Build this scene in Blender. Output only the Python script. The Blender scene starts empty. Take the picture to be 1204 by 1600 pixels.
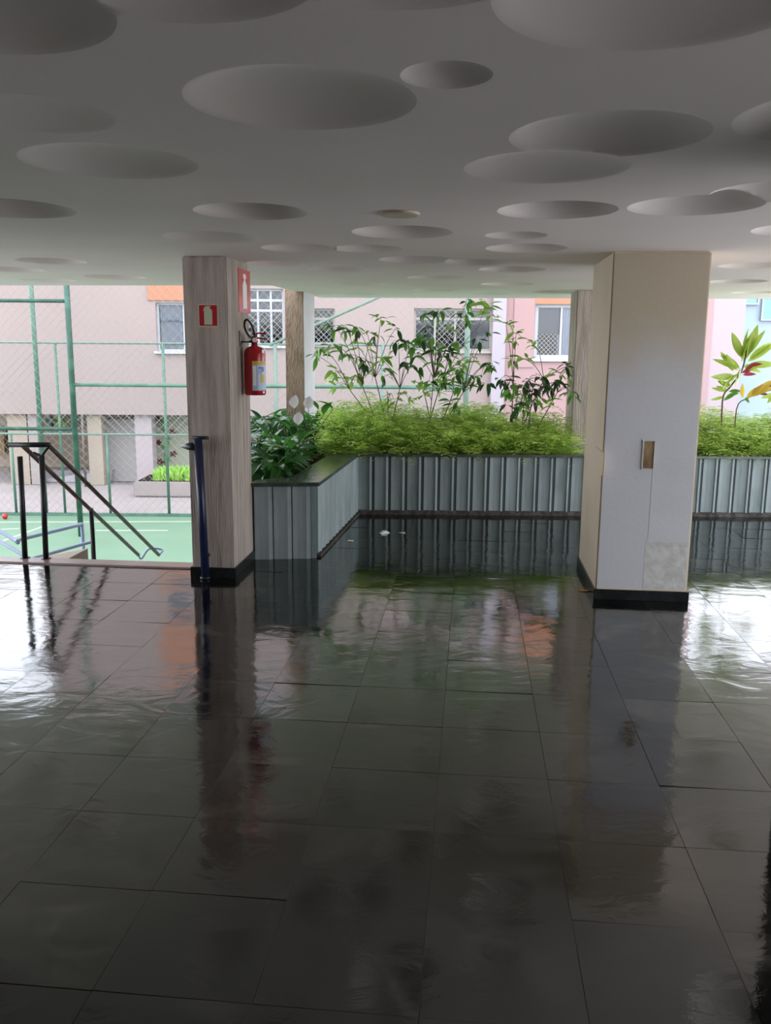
import bpy, bmesh, math, random
from mathutils import Vector, Matrix, Euler
random.seed(7)
R = math.radians
sc = bpy.context.scene
COL = sc.collection

# ------------------------------------------------------------------ camera
F = 1350.0                       # focal length in pixels of the 1204x1600 frame
CAMZ = 1.65
PITCH, ROLL = 10.75, 0.45
cd = bpy.data.cameras.new('camera'); cam = bpy.data.objects.new('camera', cd); COL.objects.link(cam)
cd.sensor_fit = 'VERTICAL'; cd.sensor_height = 24; cd.lens = F/1600*24; cd.clip_end = 300
CM = (Matrix.Rotation(R(90-PITCH), 3, 'X') @ Matrix.Rotation(R(ROLL), 3, 'Z'))
cam.matrix_world = Matrix.Translation((0, 0, CAMZ)) @ CM.to_4x4()
sc.camera = cam

# ------------------------------------------------------------------ light
w = bpy.data.worlds.new('overcast_sky'); sc.world = w; w.use_nodes = True
nt = w.node_tree; nt.nodes.clear()
o_ = nt.nodes.new('ShaderNodeOutputWorld'); bg = nt.nodes.new('ShaderNodeBackground')
tc = nt.nodes.new('ShaderNodeTexCoord'); sx = nt.nodes.new('ShaderNodeSeparateXYZ')
cr = nt.nodes.new('ShaderNodeValToRGB')
nt.links.new(tc.outputs['Generated'], sx.inputs[0]); nt.links.new(sx.outputs['Z'], cr.inputs[0])
cr.color_ramp.elements[0].position = 0.0; cr.color_ramp.elements[0].color = (0.93, 0.95, 1.0, 1)
cr.color_ramp.elements[1].position = 0.6; cr.color_ramp.elements[1].color = (0.80, 0.87, 1.0, 1)
nt.links.new(cr.outputs[0], bg.inputs[0]); nt.links.new(bg.outputs[0], o_.inputs[0])
bg.inputs[1].default_value = 1.6
vs = sc.view_settings
vs.view_transform = 'Standard'; vs.look = 'None'; vs.gamma = 1; vs.use_curve_mapping = False
vs.exposure = 1.68
sc.cycles.max_bounces = 10; sc.cycles.diffuse_bounces = 6; sc.cycles.glossy_bounces = 4
sc.cycles.transparent_max_bounces = 16; sc.cycles.sample_clamp_indirect = 6

# ------------------------------------------------------------------ pixel -> place helpers
def ray(px, py):
    return (CM @ Vector(((px-602)/F, (800-py)/F, -1))).normalized()
def at_z(px, py, z=0.0):
    d = ray(px, py); t = (z-CAMZ)/d.z; return Vector((d.x*t, d.y*t, z))
def at_y(px, py, Y):
    d = ray(px, py); t = Y/d.y; return Vector((d.x*t, Y, CAMZ+d.z*t))
def on_plane(px, py, p, n):
    d = ray(px, py); c = Vector((0, 0, CAMZ)); t = (Vector(p)-c).dot(n)/d.dot(n); return c+d*t
YAW = R(5.6)
U = Vector((math.cos(YAW), -math.sin(YAW), 0)); V = Vector((math.sin(YAW), math.cos(YAW), 0))   # building axes
def uv(p): return (p.dot(U), p.dot(V))
def P(u, v, z=0.0): q = U*u+V*v; return Vector((q.x, q.y, z))
HC = 2.255    # ceiling height

# ------------------------------------------------------------------ materials
def srgb(r, g, b):
    f = lambda c: (c/255/12.92) if c/255 <= .04045 else ((c/255+.055)/1.055)**2.4
    return (f(r), f(g), f(b), 1)
def mat(name, col, rough=.8, spec=.5, metal=0, noise=None, bump=None, trans=0, alpha=1, vary=0, stretch=(1,1,1), emit=None):
    """noise=(scale, second colour, lo, hi); bump=(scale, strength, distance)"""
    m = bpy.data.materials.new(name); m.use_nodes = True; t = m.node_tree; b = t.nodes['Principled BSDF']
    b.inputs['Base Color'].default_value = col; b.inputs['Roughness'].default_value = rough
    b.inputs['Specular IOR Level'].default_value = spec; b.inputs['Metallic'].default_value = metal
    b.inputs['Transmission Weight'].default_value = trans; b.inputs['Alpha'].default_value = alpha
    g = t.nodes.new('ShaderNodeNewGeometry'); mp = t.nodes.new('ShaderNodeMapping'); mp.inputs['Scale'].default_value = stretch
    t.links.new(g.outputs['Position'], mp.inputs[0])
    c = None
    if noise:
        n = t.nodes.new('ShaderNodeTexNoise'); n.inputs['Scale'].default_value = noise[0]; n.inputs['Detail'].default_value = 6
        t.links.new(mp.outputs[0], n.inputs['Vector'])
        r = t.nodes.new('ShaderNodeValToRGB'); r.color_ramp.elements[0].position = noise[2]; r.color_ramp.elements[1].position = noise[3]
        r.color_ramp.elements[0].color = col; r.color_ramp.elements[1].color = noise[1]
        t.links.new(n.outputs['Fac'], r.inputs[0]); c = r.outputs[0]; t.links.new(c, b.inputs['Base Color'])
    if vary:
        oi = t.nodes.new('ShaderNodeObjectInfo'); hs = t.nodes.new('ShaderNodeHueSaturation')
        mr = t.nodes.new('ShaderNodeMapRange'); mr.inputs[3].default_value = 1-vary; mr.inputs[4].default_value = 1+vary
        t.links.new(oi.outputs['Random'], mr.inputs[0]); t.links.new(mr.outputs[0], hs.inputs['Value'])
        if c: t.links.new(c, hs.inputs['Color'])
        else: hs.inputs['Color'].default_value = col
        t.links.new(hs.outputs[0], b.inputs['Base Color'])
    if bump:
        n2 = t.nodes.new('ShaderNodeTexNoise'); n2.inputs['Scale'].default_value = bump[0]; n2.inputs['Detail'].default_value = 5
        t.links.new(mp.outputs[0], n2.inputs['Vector'])
        bp = t.nodes.new('ShaderNodeBump'); bp.inputs['Strength'].default_value = bump[1]; bp.inputs['Distance'].default_value = bump[2]
        t.links.new(n2.outputs['Fac'], bp.inputs['Height']); t.links.new(bp.outputs[0], b.inputs['Normal'])
    if emit: b.inputs['Emission Color'].default_value = col; b.inputs['Emission Strength'].default_value = emit
    return m
def leafmat(name, c1, c2, rough=.45):
    m = mat(name, c1, rough, .5, noise=(9, c2, .35, .65), vary=.25)
    t = m.node_tree; b = t.nodes['Principled BSDF']; o = [n for n in t.nodes if n.type == 'OUTPUT_MATERIAL'][0]
    tr = t.nodes.new('ShaderNodeBsdfTranslucent'); mx = t.nodes.new('ShaderNodeMixShader'); mx.inputs[0].default_value = .3
    tr.inputs[0].default_value = c2
    t.links.new(b.outputs[0], mx.inputs[1]); t.links.new(tr.outputs[0], mx.inputs[2]); t.links.new(mx.outputs[0], o.inputs[0])
    return m
M = {}
M['plaster'] = mat('white_ceiling_paint', (.86, .79, .75, 1), .75, .3, noise=(1.3, (.82, .75, .70, 1), .35, .7), bump=(60, .12, .004))
M['texture'] = mat('beige_brushed_render', (.54, .465, .41, 1), .85, .25, noise=(5, (.34, .285, .24, 1), .4, .68), bump=(26, .9, .02), stretch=(4, 4, .35))
M['texture_brown'] = mat('tan_rough_render', (0.324, 0.245, 0.180, 1), .85, .2, noise=(7, (0.238, 0.173, 0.122, 1), .4, .65), bump=(30, .9, .02), stretch=(2, 2, .7))
M['cream'] = mat('cream_painted_render', (.66, .56, .42, 1), .6, .35, noise=(2.2, (.58, .48, .36, 1), .5, .8), bump=(25, .15, .006))
M['patch_and_lit_side'] = mat('grey_white_patch_and_lit_side', (.56, .565, .585, 1), .55, .35, noise=(3, (.51, .51, .52, 1), .4, .75), bump=(30, .2, .006))
M['patch'] = mat('worn_plaster_patch', (.60, .60, .57, 1), .85, .2, noise=(14, (.50, .49, .45, 1), .4, .6), bump=(30, .4, .01))
def band_mat():  # light gradient on the column front, put into its colour by height
    m = mat('grey_to_cream_light_gradient', (.66, .67, .69, 1), .55, .35, bump=(30, .2, .006)); t = m.node_tree; b = t.nodes['Principled BSDF']; N = t.nodes.new; L = t.links.new
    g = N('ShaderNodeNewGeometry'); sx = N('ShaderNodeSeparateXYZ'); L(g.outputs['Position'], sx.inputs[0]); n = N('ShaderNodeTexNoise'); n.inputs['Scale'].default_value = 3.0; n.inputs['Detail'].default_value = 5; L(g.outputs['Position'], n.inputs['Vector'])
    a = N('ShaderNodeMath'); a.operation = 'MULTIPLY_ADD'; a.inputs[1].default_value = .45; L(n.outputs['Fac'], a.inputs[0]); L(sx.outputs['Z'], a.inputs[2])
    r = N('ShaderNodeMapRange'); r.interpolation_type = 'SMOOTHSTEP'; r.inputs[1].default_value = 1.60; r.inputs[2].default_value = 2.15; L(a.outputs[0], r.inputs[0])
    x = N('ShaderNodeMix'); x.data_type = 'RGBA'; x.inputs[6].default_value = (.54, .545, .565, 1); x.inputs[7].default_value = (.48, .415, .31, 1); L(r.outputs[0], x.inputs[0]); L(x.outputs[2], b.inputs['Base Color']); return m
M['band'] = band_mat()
M['black_stone'] = mat('black_slate_skirting', (.012, .013, .014, 1), .25, .5, noise=(6, (.03, .03, .03, 1), .5, .8))
M['panel'] = mat('blue_grey_cement_panel', (.30, .36, .36, 1), .6, .35, noise=(4, (.20, .25, .25, 1), .45, .75), bump=(20, .2, .006), vary=.1, stretch=(2, 2, .6))
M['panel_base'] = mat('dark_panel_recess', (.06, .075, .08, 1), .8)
M['coping'] = mat('green_slate_coping', (.045, .06, .045, 1), .16, .6, noise=(5, (.10, .12, .085, 1), .45, .7), bump=(8, .2, .01))
M['soil'] = mat('soil', (.03, .022, .015, 1), 1, .1)
M['dirt'] = mat('damp_dirt', (.05, .045, .04, 1), .8, .2, noise=(20, (.12, .11, .1, 1), .4, .7))
M['black'] = mat('black_paint', (.010, .010, .014, 1), .35, .5)
M['navy'] = mat('navy_enamel', (.013, .018, .06, 1), .35, .5)
M['bronze'] = mat('worn_brown_pipe', (.085, .06, .05, 1), .4, .5, noise=(10, (.16, .12, .10, 1), .4, .7))
M['bluepipe'] = mat('pale_blue_pipe', (.36, .45, .62, 1), .45, .5)
M['greenpipe'] = mat('green_pipe', (0.055, 0.128, 0.088, 1), .45, .5, noise=(5, (0.086, 0.172, 0.122, 1), .4, .7))
M['darkgreenpipe'] = mat('dark_green_pipe', (0.018, 0.065, 0.043, 1), .45, .5, noise=(4, (0.043, 0.122, 0.083, 1), .45, .7))
M['palegreenpipe'] = mat('pale_green_pipe', (0.138, 0.197, 0.156, 1), .5, .4)
M['wire'] = mat('galvanised_green_wire', (0.245, 0.266, 0.245, 1), .6, .3)
M['net'] = mat('white_net_cord', (0.360, 0.360, 0.346, 1), .8, .2)
M['red'] = mat('extinguisher_red', (.42, .006, .012, 1), .22, .6)
M['signred'] = mat('sign_red', (.48, .012, .02, 1), .4, .5)
M['signpink'] = mat('faded_glossy_red', (.62, .06, .075, 1), .12, .7)
M['glow'] = mat('pale_green_print', (.56, .60, .44, 1), .5)
M['white'] = mat('white', (.88, .88, .88, 1), .5)
M['labelblue'] = mat('label_blue', (.03, .12, .42, 1), .4)
M['labelyellow'] = mat('label_yellow', (.62, .43, .05, 1), .4)
M['labelpale'] = mat('label_pale_blue', (.48, .58, .72, 1), .4)
M['wood'] = mat('brown_wood', (.16, .10, .05, 1), .7, .3, noise=(14, (.32, .22, .12, 1), .4, .65), bump=(30, .4, .01), stretch=(1, 1, .4))
M['orange_leaf'] = mat('orange_leaf', (.62, .26, .05, 1), .6)
M['court'] = mat('green_court_paint', (0.130, 0.216, 0.137, 1), .5, .4, noise=(.8, (0.151, 0.245, 0.158, 1), .3, .7))
M['courtline'] = mat('court_line', (0.360, 0.396, 0.331, 1), .6)
M['concrete'] = mat('pale_concrete', (0.310, 0.266, 0.252, 1), .8, .25, noise=(1.2, (0.274, 0.238, 0.223, 1), .4, .7), bump=(20, .2, .01))
M['kerb'] = mat('pinkish_stone', (.30, .22, .21, 1), .3, .6, noise=(3, (.38, .29, .27, 1), .4, .7))
M['facade'] = mat('pale_pink_lilac_facade', (0.305, 0.238, 0.222, 1), .85, .2, noise=(.35, (0.277, 0.221, 0.206, 1), .35, .7), bump=(12, .1, .01))
M['facade_pink'] = mat('pink_facade', (0.346, 0.238, 0.238, 1), .85, .2, noise=(.4, (0.338, 0.216, 0.209, 1), .35, .7))
M['facade_lav'] = mat('pale_lavender_facade', (0.338, 0.302, 0.331, 1), .85, .2)
M['facade_white'] = mat('pinkish_white_facade', (0.360, 0.302, 0.310, 1), .85, .2)
M['facade_blue'] = mat('pale_blue_facade', (0.331, 0.418, 0.490, 1), .7, .3)
M['orange'] = mat('orange_spandrel', (0.396, 0.166, 0.094, 1), .8, .2, noise=(.8, (0.374, 0.187, 0.122, 1), .35, .7))
M['beige'] = mat('beige_wall', (0.331, 0.281, 0.223, 1), .85, .2, noise=(.6, (0.302, 0.245, 0.194, 1), .4, .6))
M['greydoor'] = mat('pale_grey_wall', (0.396, 0.374, 0.360, 1), .8, .2)
M['greyramp'] = mat('grey_ramp', (.36, .34, .35, 1), .8, .2)
M['mural'] = mat('pale_green_mural_board', (0.302, 0.310, 0.238, 1), .7, .3)
M['flower'] = mat('dark_red_petals', (0.096, 0.015, 0.018, 1), .7)
M['stemgreen'] = mat('painted_stem_green', (.10, .22, .07, 1), .7)
M['winframe'] = mat('white_window_frame', (0.396, 0.403, 0.432, 1), .5, .4)
M['winframe_beige'] = mat('beige_window_frame', (0.302, 0.274, 0.245, 1), .5, .4)
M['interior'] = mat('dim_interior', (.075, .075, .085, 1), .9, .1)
M['curtain'] = mat('pale_curtain', (0.576, 0.590, 0.648, 1), .9, .1)
M['curtain_grey'] = mat('grey_blue_curtain', (0.302, 0.331, 0.396, 1), .9, .1)
M['darkwall'] = mat('dark_painted_wall', (.05, .045, .04, 1), .7, .3)
M['rearpaint'] = mat('unseen_wall_paint', (.55, .51, .47, 1), .8, .2)
M['blind'] = mat('grey_roller_blind', (.15, .15, .155, 1), .8, .2)
M['parapet'] = mat('sandy_parapet_render', (.62, .50, .43, 1), .8, .2)
M['backwall'] = mat('unseen_wall_grey', (.30, .28, .26, 1), .8, .2)
M['stem'] = mat('brown_stem', (.13, .085, .06, 1), .8, .2)
M['greenstem'] = mat('green_stem', (.10, .16, .05, 1), .7, .2)
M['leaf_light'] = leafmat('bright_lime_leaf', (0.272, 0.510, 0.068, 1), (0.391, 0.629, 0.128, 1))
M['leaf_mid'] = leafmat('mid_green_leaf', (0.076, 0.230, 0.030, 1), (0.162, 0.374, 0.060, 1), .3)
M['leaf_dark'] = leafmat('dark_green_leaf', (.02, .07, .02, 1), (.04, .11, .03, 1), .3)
M['lily'] = leafmat('glossy_dark_green_leaf', (.018, .075, .02, 1), (.05, .17, .04, 1), .2)
M['lily_light'] = leafmat('glossy_green_leaf', (.05, .20, .03, 1), (.09, .30, .05, 1), .25)
M['fern'] = leafmat('feathery_lime_foliage', (.20, .32, .05, 1), (.60, .76, .18, 1), .6)
M['croton_lime'] = leafmat('lime_yellow_leaf', (0.391, 0.544, 0.068, 1), (0.510, 0.646, 0.136, 1))
M['croton_yellow'] = leafmat('yellow_leaf', (0.637, 0.408, 0.043, 1), (0.680, 0.527, 0.102, 1))
M['croton_red'] = leafmat('red_leaf', (0.357, 0.025, 0.043, 1), (0.425, 0.068, 0.085, 1))
M['croton_purple'] = leafmat('dark_purple_leaf', (.05, .02, .07, 1), (.10, .03, .11, 1))
M['plastic'] = mat('clear_plastic', (.9, .92, .95, 1), .12, .5, trans=.85)

def glass_mat():
    m = bpy.data.materials.new('window_glass'); m.use_nodes = True; t = m.node_tree; t.nodes.clear()
    o = t.nodes.new('ShaderNodeOutputMaterial'); a = t.nodes.new('ShaderNodeBsdfTransparent'); a.inputs[0].default_value = (.8, .83, .86, 1)
    g = t.nodes.new('ShaderNodeBsdfGlossy'); g.inputs[1].default_value = .05; f = t.nodes.new('ShaderNodeFresnel'); f.inputs[0].default_value = 1.5
    x = t.nodes.new('ShaderNodeMixShader'); t.links.new(f.outputs[0], x.inputs[0]); t.links.new(a.outputs[0], x.inputs[1]); t.links.new(g.outputs[0], x.inputs[2]); t.links.new(x.outputs[0], o.inputs[0])
    return m
M['glass'] = glass_mat()

def slate_mat():
    """polished dark slate: cleft relief, mottled grey, waxed gloss"""
    m = bpy.data.materials.new('polished_dark_slate'); m.use_nodes = True; t = m.node_tree; b = t.nodes['Principled BSDF']
    N = t.nodes.new; L = t.links.new
    g = N('ShaderNodeNewGeometry'); oi = N('ShaderNodeObjectInfo')
    add = N('ShaderNodeVectorMath'); add.operation = 'ADD'
    cmb = N('ShaderNodeCombineXYZ'); L(oi.outputs['Random'], cmb.inputs[2])
    sc5 = N('ShaderNodeVectorMath'); sc5.operation = 'SCALE'; sc5.inputs['Scale'].default_value = 7.0; L(cmb.outputs[0], sc5.inputs[0])
    L(g.outputs['Position'], add.inputs[0]); L(sc5.outputs[0], add.inputs[1])
    n1 = N('ShaderNodeTexNoise'); n1.inputs['Scale'].default_value = 3.0; n1.inputs['Detail'].default_value = 7; n1.inputs['Roughness'].default_value = .6; n1.inputs['Distortion'].default_value = .8
    L(add.outputs[0], n1.inputs['Vector'])
    r = N('ShaderNodeValToRGB'); e = r.color_ramp.elements
    e[0].position = .35; e[0].color = (.0015, .002, .0014, 1); e[1].position = .78; e[1].color = (.075, .069, .058, 1)
    em = e.new(.54); em.color = (.008, .0084, .007, 1)
    L(n1.outputs['Fac'], r.inputs[0])
    hs = N('ShaderNodeHueSaturation'); mr = N('ShaderNodeMapRange'); mr.inputs[3].default_value = .6; mr.inputs[4].default_value = 1.5
    L(oi.outputs['Random'], mr.inputs[0]); L(mr.outputs[0], hs.inputs['Value']); L(r.outputs[0], hs.inputs['Color']); L(hs.outputs[0], b.inputs['Base Color'])
    rr = N('ShaderNodeMapRange'); rr.inputs[1].default_value = .3; rr.inputs[2].default_value = .75; rr.inputs[3].default_value = .045; rr.inputs[4].default_value = .13
    L(n1.outputs['Fac'], rr.inputs[0]); L(rr.outputs[0], b.inputs['Roughness'])
    b.inputs['Specular IOR Level'].default_value = .5; b.inputs['IOR'].default_value = 2.0
    b.inputs['Coat Weight'].default_value = .0; b.inputs['Coat Roughness'].default_value = .05
    mp = N('ShaderNodeMapping'); mp.inputs['Scale'].default_value = (1.0, 1.5, 1); mp.inputs['Rotation'].default_value = (0, 0, .45); L(add.outputs[0], mp.inputs[0])
    n2 = N('ShaderNodeTexNoise'); n2.inputs['Scale'].default_value = 4.0; n2.inputs['Detail'].default_value = 6; n2.inputs['Distortion'].default_value = .6; n2.inputs['Roughness'].default_value = .5
    L(mp.outputs[0], n2.inputs['Vector'])
    bp = N('ShaderNodeBump'); bp.inputs['Strength'].default_value = .28; bp.inputs['Distance'].default_value = .010
    L(n2.outputs['Fac'], bp.inputs['Height']); L(bp.outputs[0], b.inputs['Normal'])
    return m
M['slate'] = slate_mat()
M['grout'] = mat('dark_grout', (.012, .012, .011, 1), .5, .4)

# ------------------------------------------------------------------ object helpers
def tag(o, label=None, cat=None, group=None, kind=None):
    if label: o['label'] = label
    if cat: o['category'] = cat
    if group: o['group'] = group
    if kind: o['kind'] = kind
    return o
def empty(name, loc, label=None, cat=None, group=None, kind=None):
    o = bpy.data.objects.new(name, None); COL.objects.link(o); o.location = loc; o.empty_display_size = .1
    return tag(o, label, cat, group, kind)
def obj(name, bm, m, parent=None, smooth=False, normals=True):
    """bm is in world coordinates; parents here have no rotation, so shift by their world position"""
    if normals: bmesh.ops.recalc_face_normals(bm, faces=bm.faces)
    me = bpy.data.meshes.new(name)
    off = Vector((0, 0, 0)); q = parent
    while q is not None: off += q.location; q = q.parent
    if parent is None and bm.verts:
        xs = [v.co for v in bm.verts]
        off = Vector((sum(c.x for c in xs)/len(xs), sum(c.y for c in xs)/len(xs), min(c.z for c in xs)))
    for v in bm.verts: v.co -= off
    bm.to_mesh(me); bm.free()
    for mm in (m if isinstance(m, (list, tuple)) else [m]): me.materials.append(mm)
    if smooth:
        for p in me.polygons: p.use_smooth = True
    o = bpy.data.objects.new(name, me); COL.objects.link(o)
    if parent is not None: o.parent = parent
    else: o.location = off
    return o
def prism(bm, pts, z0, z1, mi=0):
    lo = [bm.verts.new((p[0], p[1], z0)) for p in pts]; hi = [bm.verts.new((p[0], p[1], z1)) for p in pts]
    n = len(pts); fs = [bm.faces.new(lo[::-1]), bm.faces.new(hi)]
    for i in range(n): fs.append(bm.faces.new((lo[i], lo[(i+1) % n], hi[(i+1) % n], hi[i])))
    for f in fs: f.material_index = mi
    return bm
def box(x0, x1, y0, y1, z0, z1, bm=None):
    bm = bm or bmesh.new(); return prism(bm, [(x0, y0), (x1, y0), (x1, y1), (x0, y1)], z0, z1)
def ubox(u0, u1, v0, v1, z0, z1, bm=None, bevel=0):
    bm = bm or bmesh.new(); prism(bm, [P(u0, v0), P(u1, v0), P(u1, v1), P(u0, v1)], z0, z1)
    if bevel: bmesh.ops.bevel(bm, geom=bm.edges[:], offset=bevel, segments=2, affect='EDGES')
    return bm
def tube(bm, pts, r, seg=8, caps=True, radii=None):
    pts = [Vector(p) for p in pts]; rings = []
    prev = None
    for i, p in enumerate(pts):
        a = pts[max(i-1, 0)]; b = pts[min(i+1, len(pts)-1)]; d = (b-a).normalized()
        if prev is None:
            s = d.cross(Vector((0, 0, 1)));
            if s.length < .05: s = d.cross(Vector((1, 0, 0)))
        else: s = prev-d*prev.dot(d)
        s.normalize(); prev = s; t = d.cross(s)
        rr = radii[i] if radii else r
        rings.append([bm.verts.new(p+(s*math.cos(2*math.pi*k/seg)+t*math.sin(2*math.pi*k/seg))*rr) for k in range(seg)])
    for a, b in zip(rings, rings[1:]):
        for k in range(seg): bm.faces.new((a[k], a[(k+1) % seg], b[(k+1) % seg], b[k]))
    if caps: bm.faces.new(rings[0][::-1]); bm.faces.new(rings[-1])
    return bm
def lathe(bm, c, prof, seg=24):
    c = Vector(c); rings = []
    for r, z in prof: rings.append([bm.verts.new(c+Vector((r*math.cos(2*math.pi*k/seg), r*math.sin(2*math.pi*k/seg), z))) for k in range(seg)])
    for a, b in zip(rings, rings[1:]):
        for k in range(seg): bm.faces.new((a[k], a[(k+1) % seg], b[(k+1) % seg], b[k]))
    bm.faces.new(rings[0][::-1]); bm.faces.new(rings[-1]); return bm
def smoothpath(pts, n=6):
    pts = [Vector(p) for p in pts]; out = []
    for i in range(len(pts)-1):
        p0 = pts[max(i-1, 0)]; p1 = pts[i]; p2 = pts[i+1]; p3 = pts[min(i+2, len(pts)-1)]
        for k in range(n):
            t = k/n; out.append(.5*((2*p1)+(p2-p0)*t+(2*p0-5*p1+4*p2-p3)*t*t+(3*p1-p0-3*p2+p3)*t**3))
    out.append(pts[-1]); return out

# ================================================================== STRUCTURE
# key places, in the building's own axes
cl = uv(at_z(300, 902)); cr_ = uv(at_z(367, 902)); cb = uv(at_z(396, 874))
LU0, LU1, LV0 = cl[0], cr_[0], (cl[1]+cr_[1])/2; LV1 = cb[1]
rl = uv(at_z(929, 936)); rr_ = uv(at_z(1071, 940)); rb = uv(at_z(902, 880))
RU0, RU1, RV0 = rl[0], rr_[0], (rl[1]+rr_[1])/2; RV1 = RV0+.92
EDGE_V = uv(at_z(140, 881))[1]              # far edge of the floor at the stairs
print('left column', LU0, LU1, LV0, LV1, 'right column', RU0, RU1, RV0, RV1, rb, 'edge', EDGE_V)

# ---- floor: slate tiles, each one an object
T = .425
floor = bmesh.new()
ubox(-5.2, 4.45, -3.0, EDGE_V, -.30, -.008, floor)
fo = obj('floor', floor, M['grout']); tag(fo, kind='structure')
f2 = bmesh.new(); ubox(LU0-.02, 4.45, EDGE_V+.0, 11.0, -.30, -.008, f2); o = obj('floor_far_part', f2, M['grout']); o.name = 'floor_bed'; o.parent = fo; o.location -= fo.location
def tile_mesh(seed):
    rnd = random.Random(seed); bm = bmesh.new(); h = T/2-.0006; c = .0005
    top = [bm.verts.new((x*(h-c), y*(h-c), 0)) for x, y in ((-1, -1), (1, -1), (1, 1), (-1, 1))]
    bot = [bm.verts.new((x*h, y*h, -.0006)) for x, y in ((-1, -1), (1, -1), (1, 1), (-1, 1))]
    low = [bm.verts.new((x*h, y*h, -.010)) for x, y in ((-1, -1), (1, -1), (1, 1), (-1, 1))]
    bm.faces.new(top)
    for i in range(4):
        bm.faces.new((bot[i], bot[(i+1) % 4], top[(i+1) % 4], top[i])); bm.faces.new((low[i], low[(i+1) % 4], bot[(i+1) % 4], bot[i]))
    me = bpy.data.meshes.new('tile'); bm.to_mesh(me); bm.free(); me.materials.append(M['slate']); me.materials.append(M['grout'])
    for p in me.polygons[1:]: p.material_index = 1
    return me
tme = tile_mesh(0)
def in_view(p):
    q = CM.transposed() @ (p-Vector((0, 0, CAMZ)))
    if q.z > -.3: return False
    x = 602+F*q.x/-q.z; y = 800-F*q.y/-q.z
    return -90 < x < 1294 and 500 < y < 1760
rest = bmesh.new(); tiles = []
U0 = LU1+.02
i0, i1 = -14, 18
n_rows = 34
for j in range(n_rows):
    vc = EDGE_V-.06-T*(j-8+.5)
    if vc < -1.0: break
    for i in range(i0, i1):
        uc = i*T+.12
        if uc < -5 or uc > 4.2: continue
        far = vc > EDGE_V-.06
        if far and uc < LU1-.05: continue
        if vc > 9.3: continue
        p = P(uc, vc)
        # hidden under the planters or columns
        if far:
            (ub0, vb0), (uc0, vc0) = uv(at_z(493, 872)), uv(at_z(557, 803))
            if vc > vb0+.25 and uc < ub0+(uc0-ub0)*(vc-vb0)/(vc0-vb0)-.3: continue
        if RU0+.2 < uc < RU1-.2 and RV0+.2 < vc < RV1-.2: continue
        tiles.append((uc, vc, p))
tiles.sort(key=lambda a: (a[2]-Vector((0, 0, CAMZ))).length)
cnt = 0
for uc, vc, p in tiles:
    dz = random.uniform(-.0004, .0004); tx, ty = random.gauss(0, .0030), random.gauss(0, .0030)
    if in_view(p) and cnt < 298:
        t = bpy.data.objects.new('tile', tme); COL.objects.link(t); t.parent = fo
        t.location = p+Vector((0, 0, dz))-fo.location; t.rotation_euler = (tx, ty, -YAW); cnt += 1
    else:
        mt = Matrix.Translation(p+Vector((0, 0, dz))) @ Euler((tx, ty, -YAW)).to_matrix().to_4x4()
        b2 = bmesh.new(); b2.from_mesh(tme); bmesh.ops.transform(b2, matrix=mt, verts=b2.verts)
        tm = bpy.data.meshes.new('x'); b2.to_mesh(tm); b2.free(); rest.from_mesh(tm)
o = obj('tiles_outside_view', rest, [M['slate'], M['grout']], fo, normals=False); o.name = 'distant_tiles'; tag(o, kind='stuff')
print('tiles', cnt, len(tiles))
# stone kerb along the top of the stairs
kb = ubox(-5.2, LU0-.01, EDGE_V-.06, EDGE_V+.10, -.06, .012, bevel=.006)
tag(obj('trim_1', kb, M['kerb']), kind='structure')

# ---- ceiling slab with round domed recesses
SL = uv(at_z(200, 446, HC))[1]; SR = uv(at_z(800, 466, HC))[1]; SX = uv(at_z(486, 462, HC))[0]
print('slab', SL, SR, SX)
slab = bmesh.new()
prism(slab, [P(-7.5, -3.5), P(4.3, -3.5), P(4.3, SR), P(SX+.04, SR), P(SX-.08, SL), P(-7.5, SL)], HC, HC+.32)
dims = [(470,158,.29,.075),(697,118,.105,.05),(172,254,.29,.06),(853,263,.28,.06),(950,213,.285,.10),(870,329,.265,.085),(330,371,.27,.05),(392,331,.26,.08),
 (10,326,.30,.07),(628,363,.27,.085),(468,388,.24,.085),(822,388,.25,.08),(806,368,.17,.03),(1085,322,.28,.06),(1335,180,.30,.08),(1040,-12,.30,.08),(1262,358,.27,.07),
 (1215,300,.25,.06),(650,406,.26,.08),(575,389,.22,.06),(530,421,.25,.07),(430,412,.22,.05),(80,408,.25,.07),(15,421,.27,.07),(800,421,.26,.08),(745,410,.24,.06),(680,434,.25,.08),
 (563,444,.26,.07),(792,444,.25,.08),(681,453,.25,.07),(180,433,.27,.07),(75,438,.25,.05),(860,456,.25,.06),(555,459,.25,.05),(1150,440,.26,.07),(1180,415,.26,.05),(60,180,.2,.02),(-60,8,.27,.08),
 (250,-60,.27,.07),(620,-95,.28,.07),(1010,412,.25,.06),(345,452,.25,.05),(760,459,.25,.05),(1180,457,.25,.05),(-150,350,.28,.07),(1400,420,.28,.07)]
cut = bmesh.new()
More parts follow.
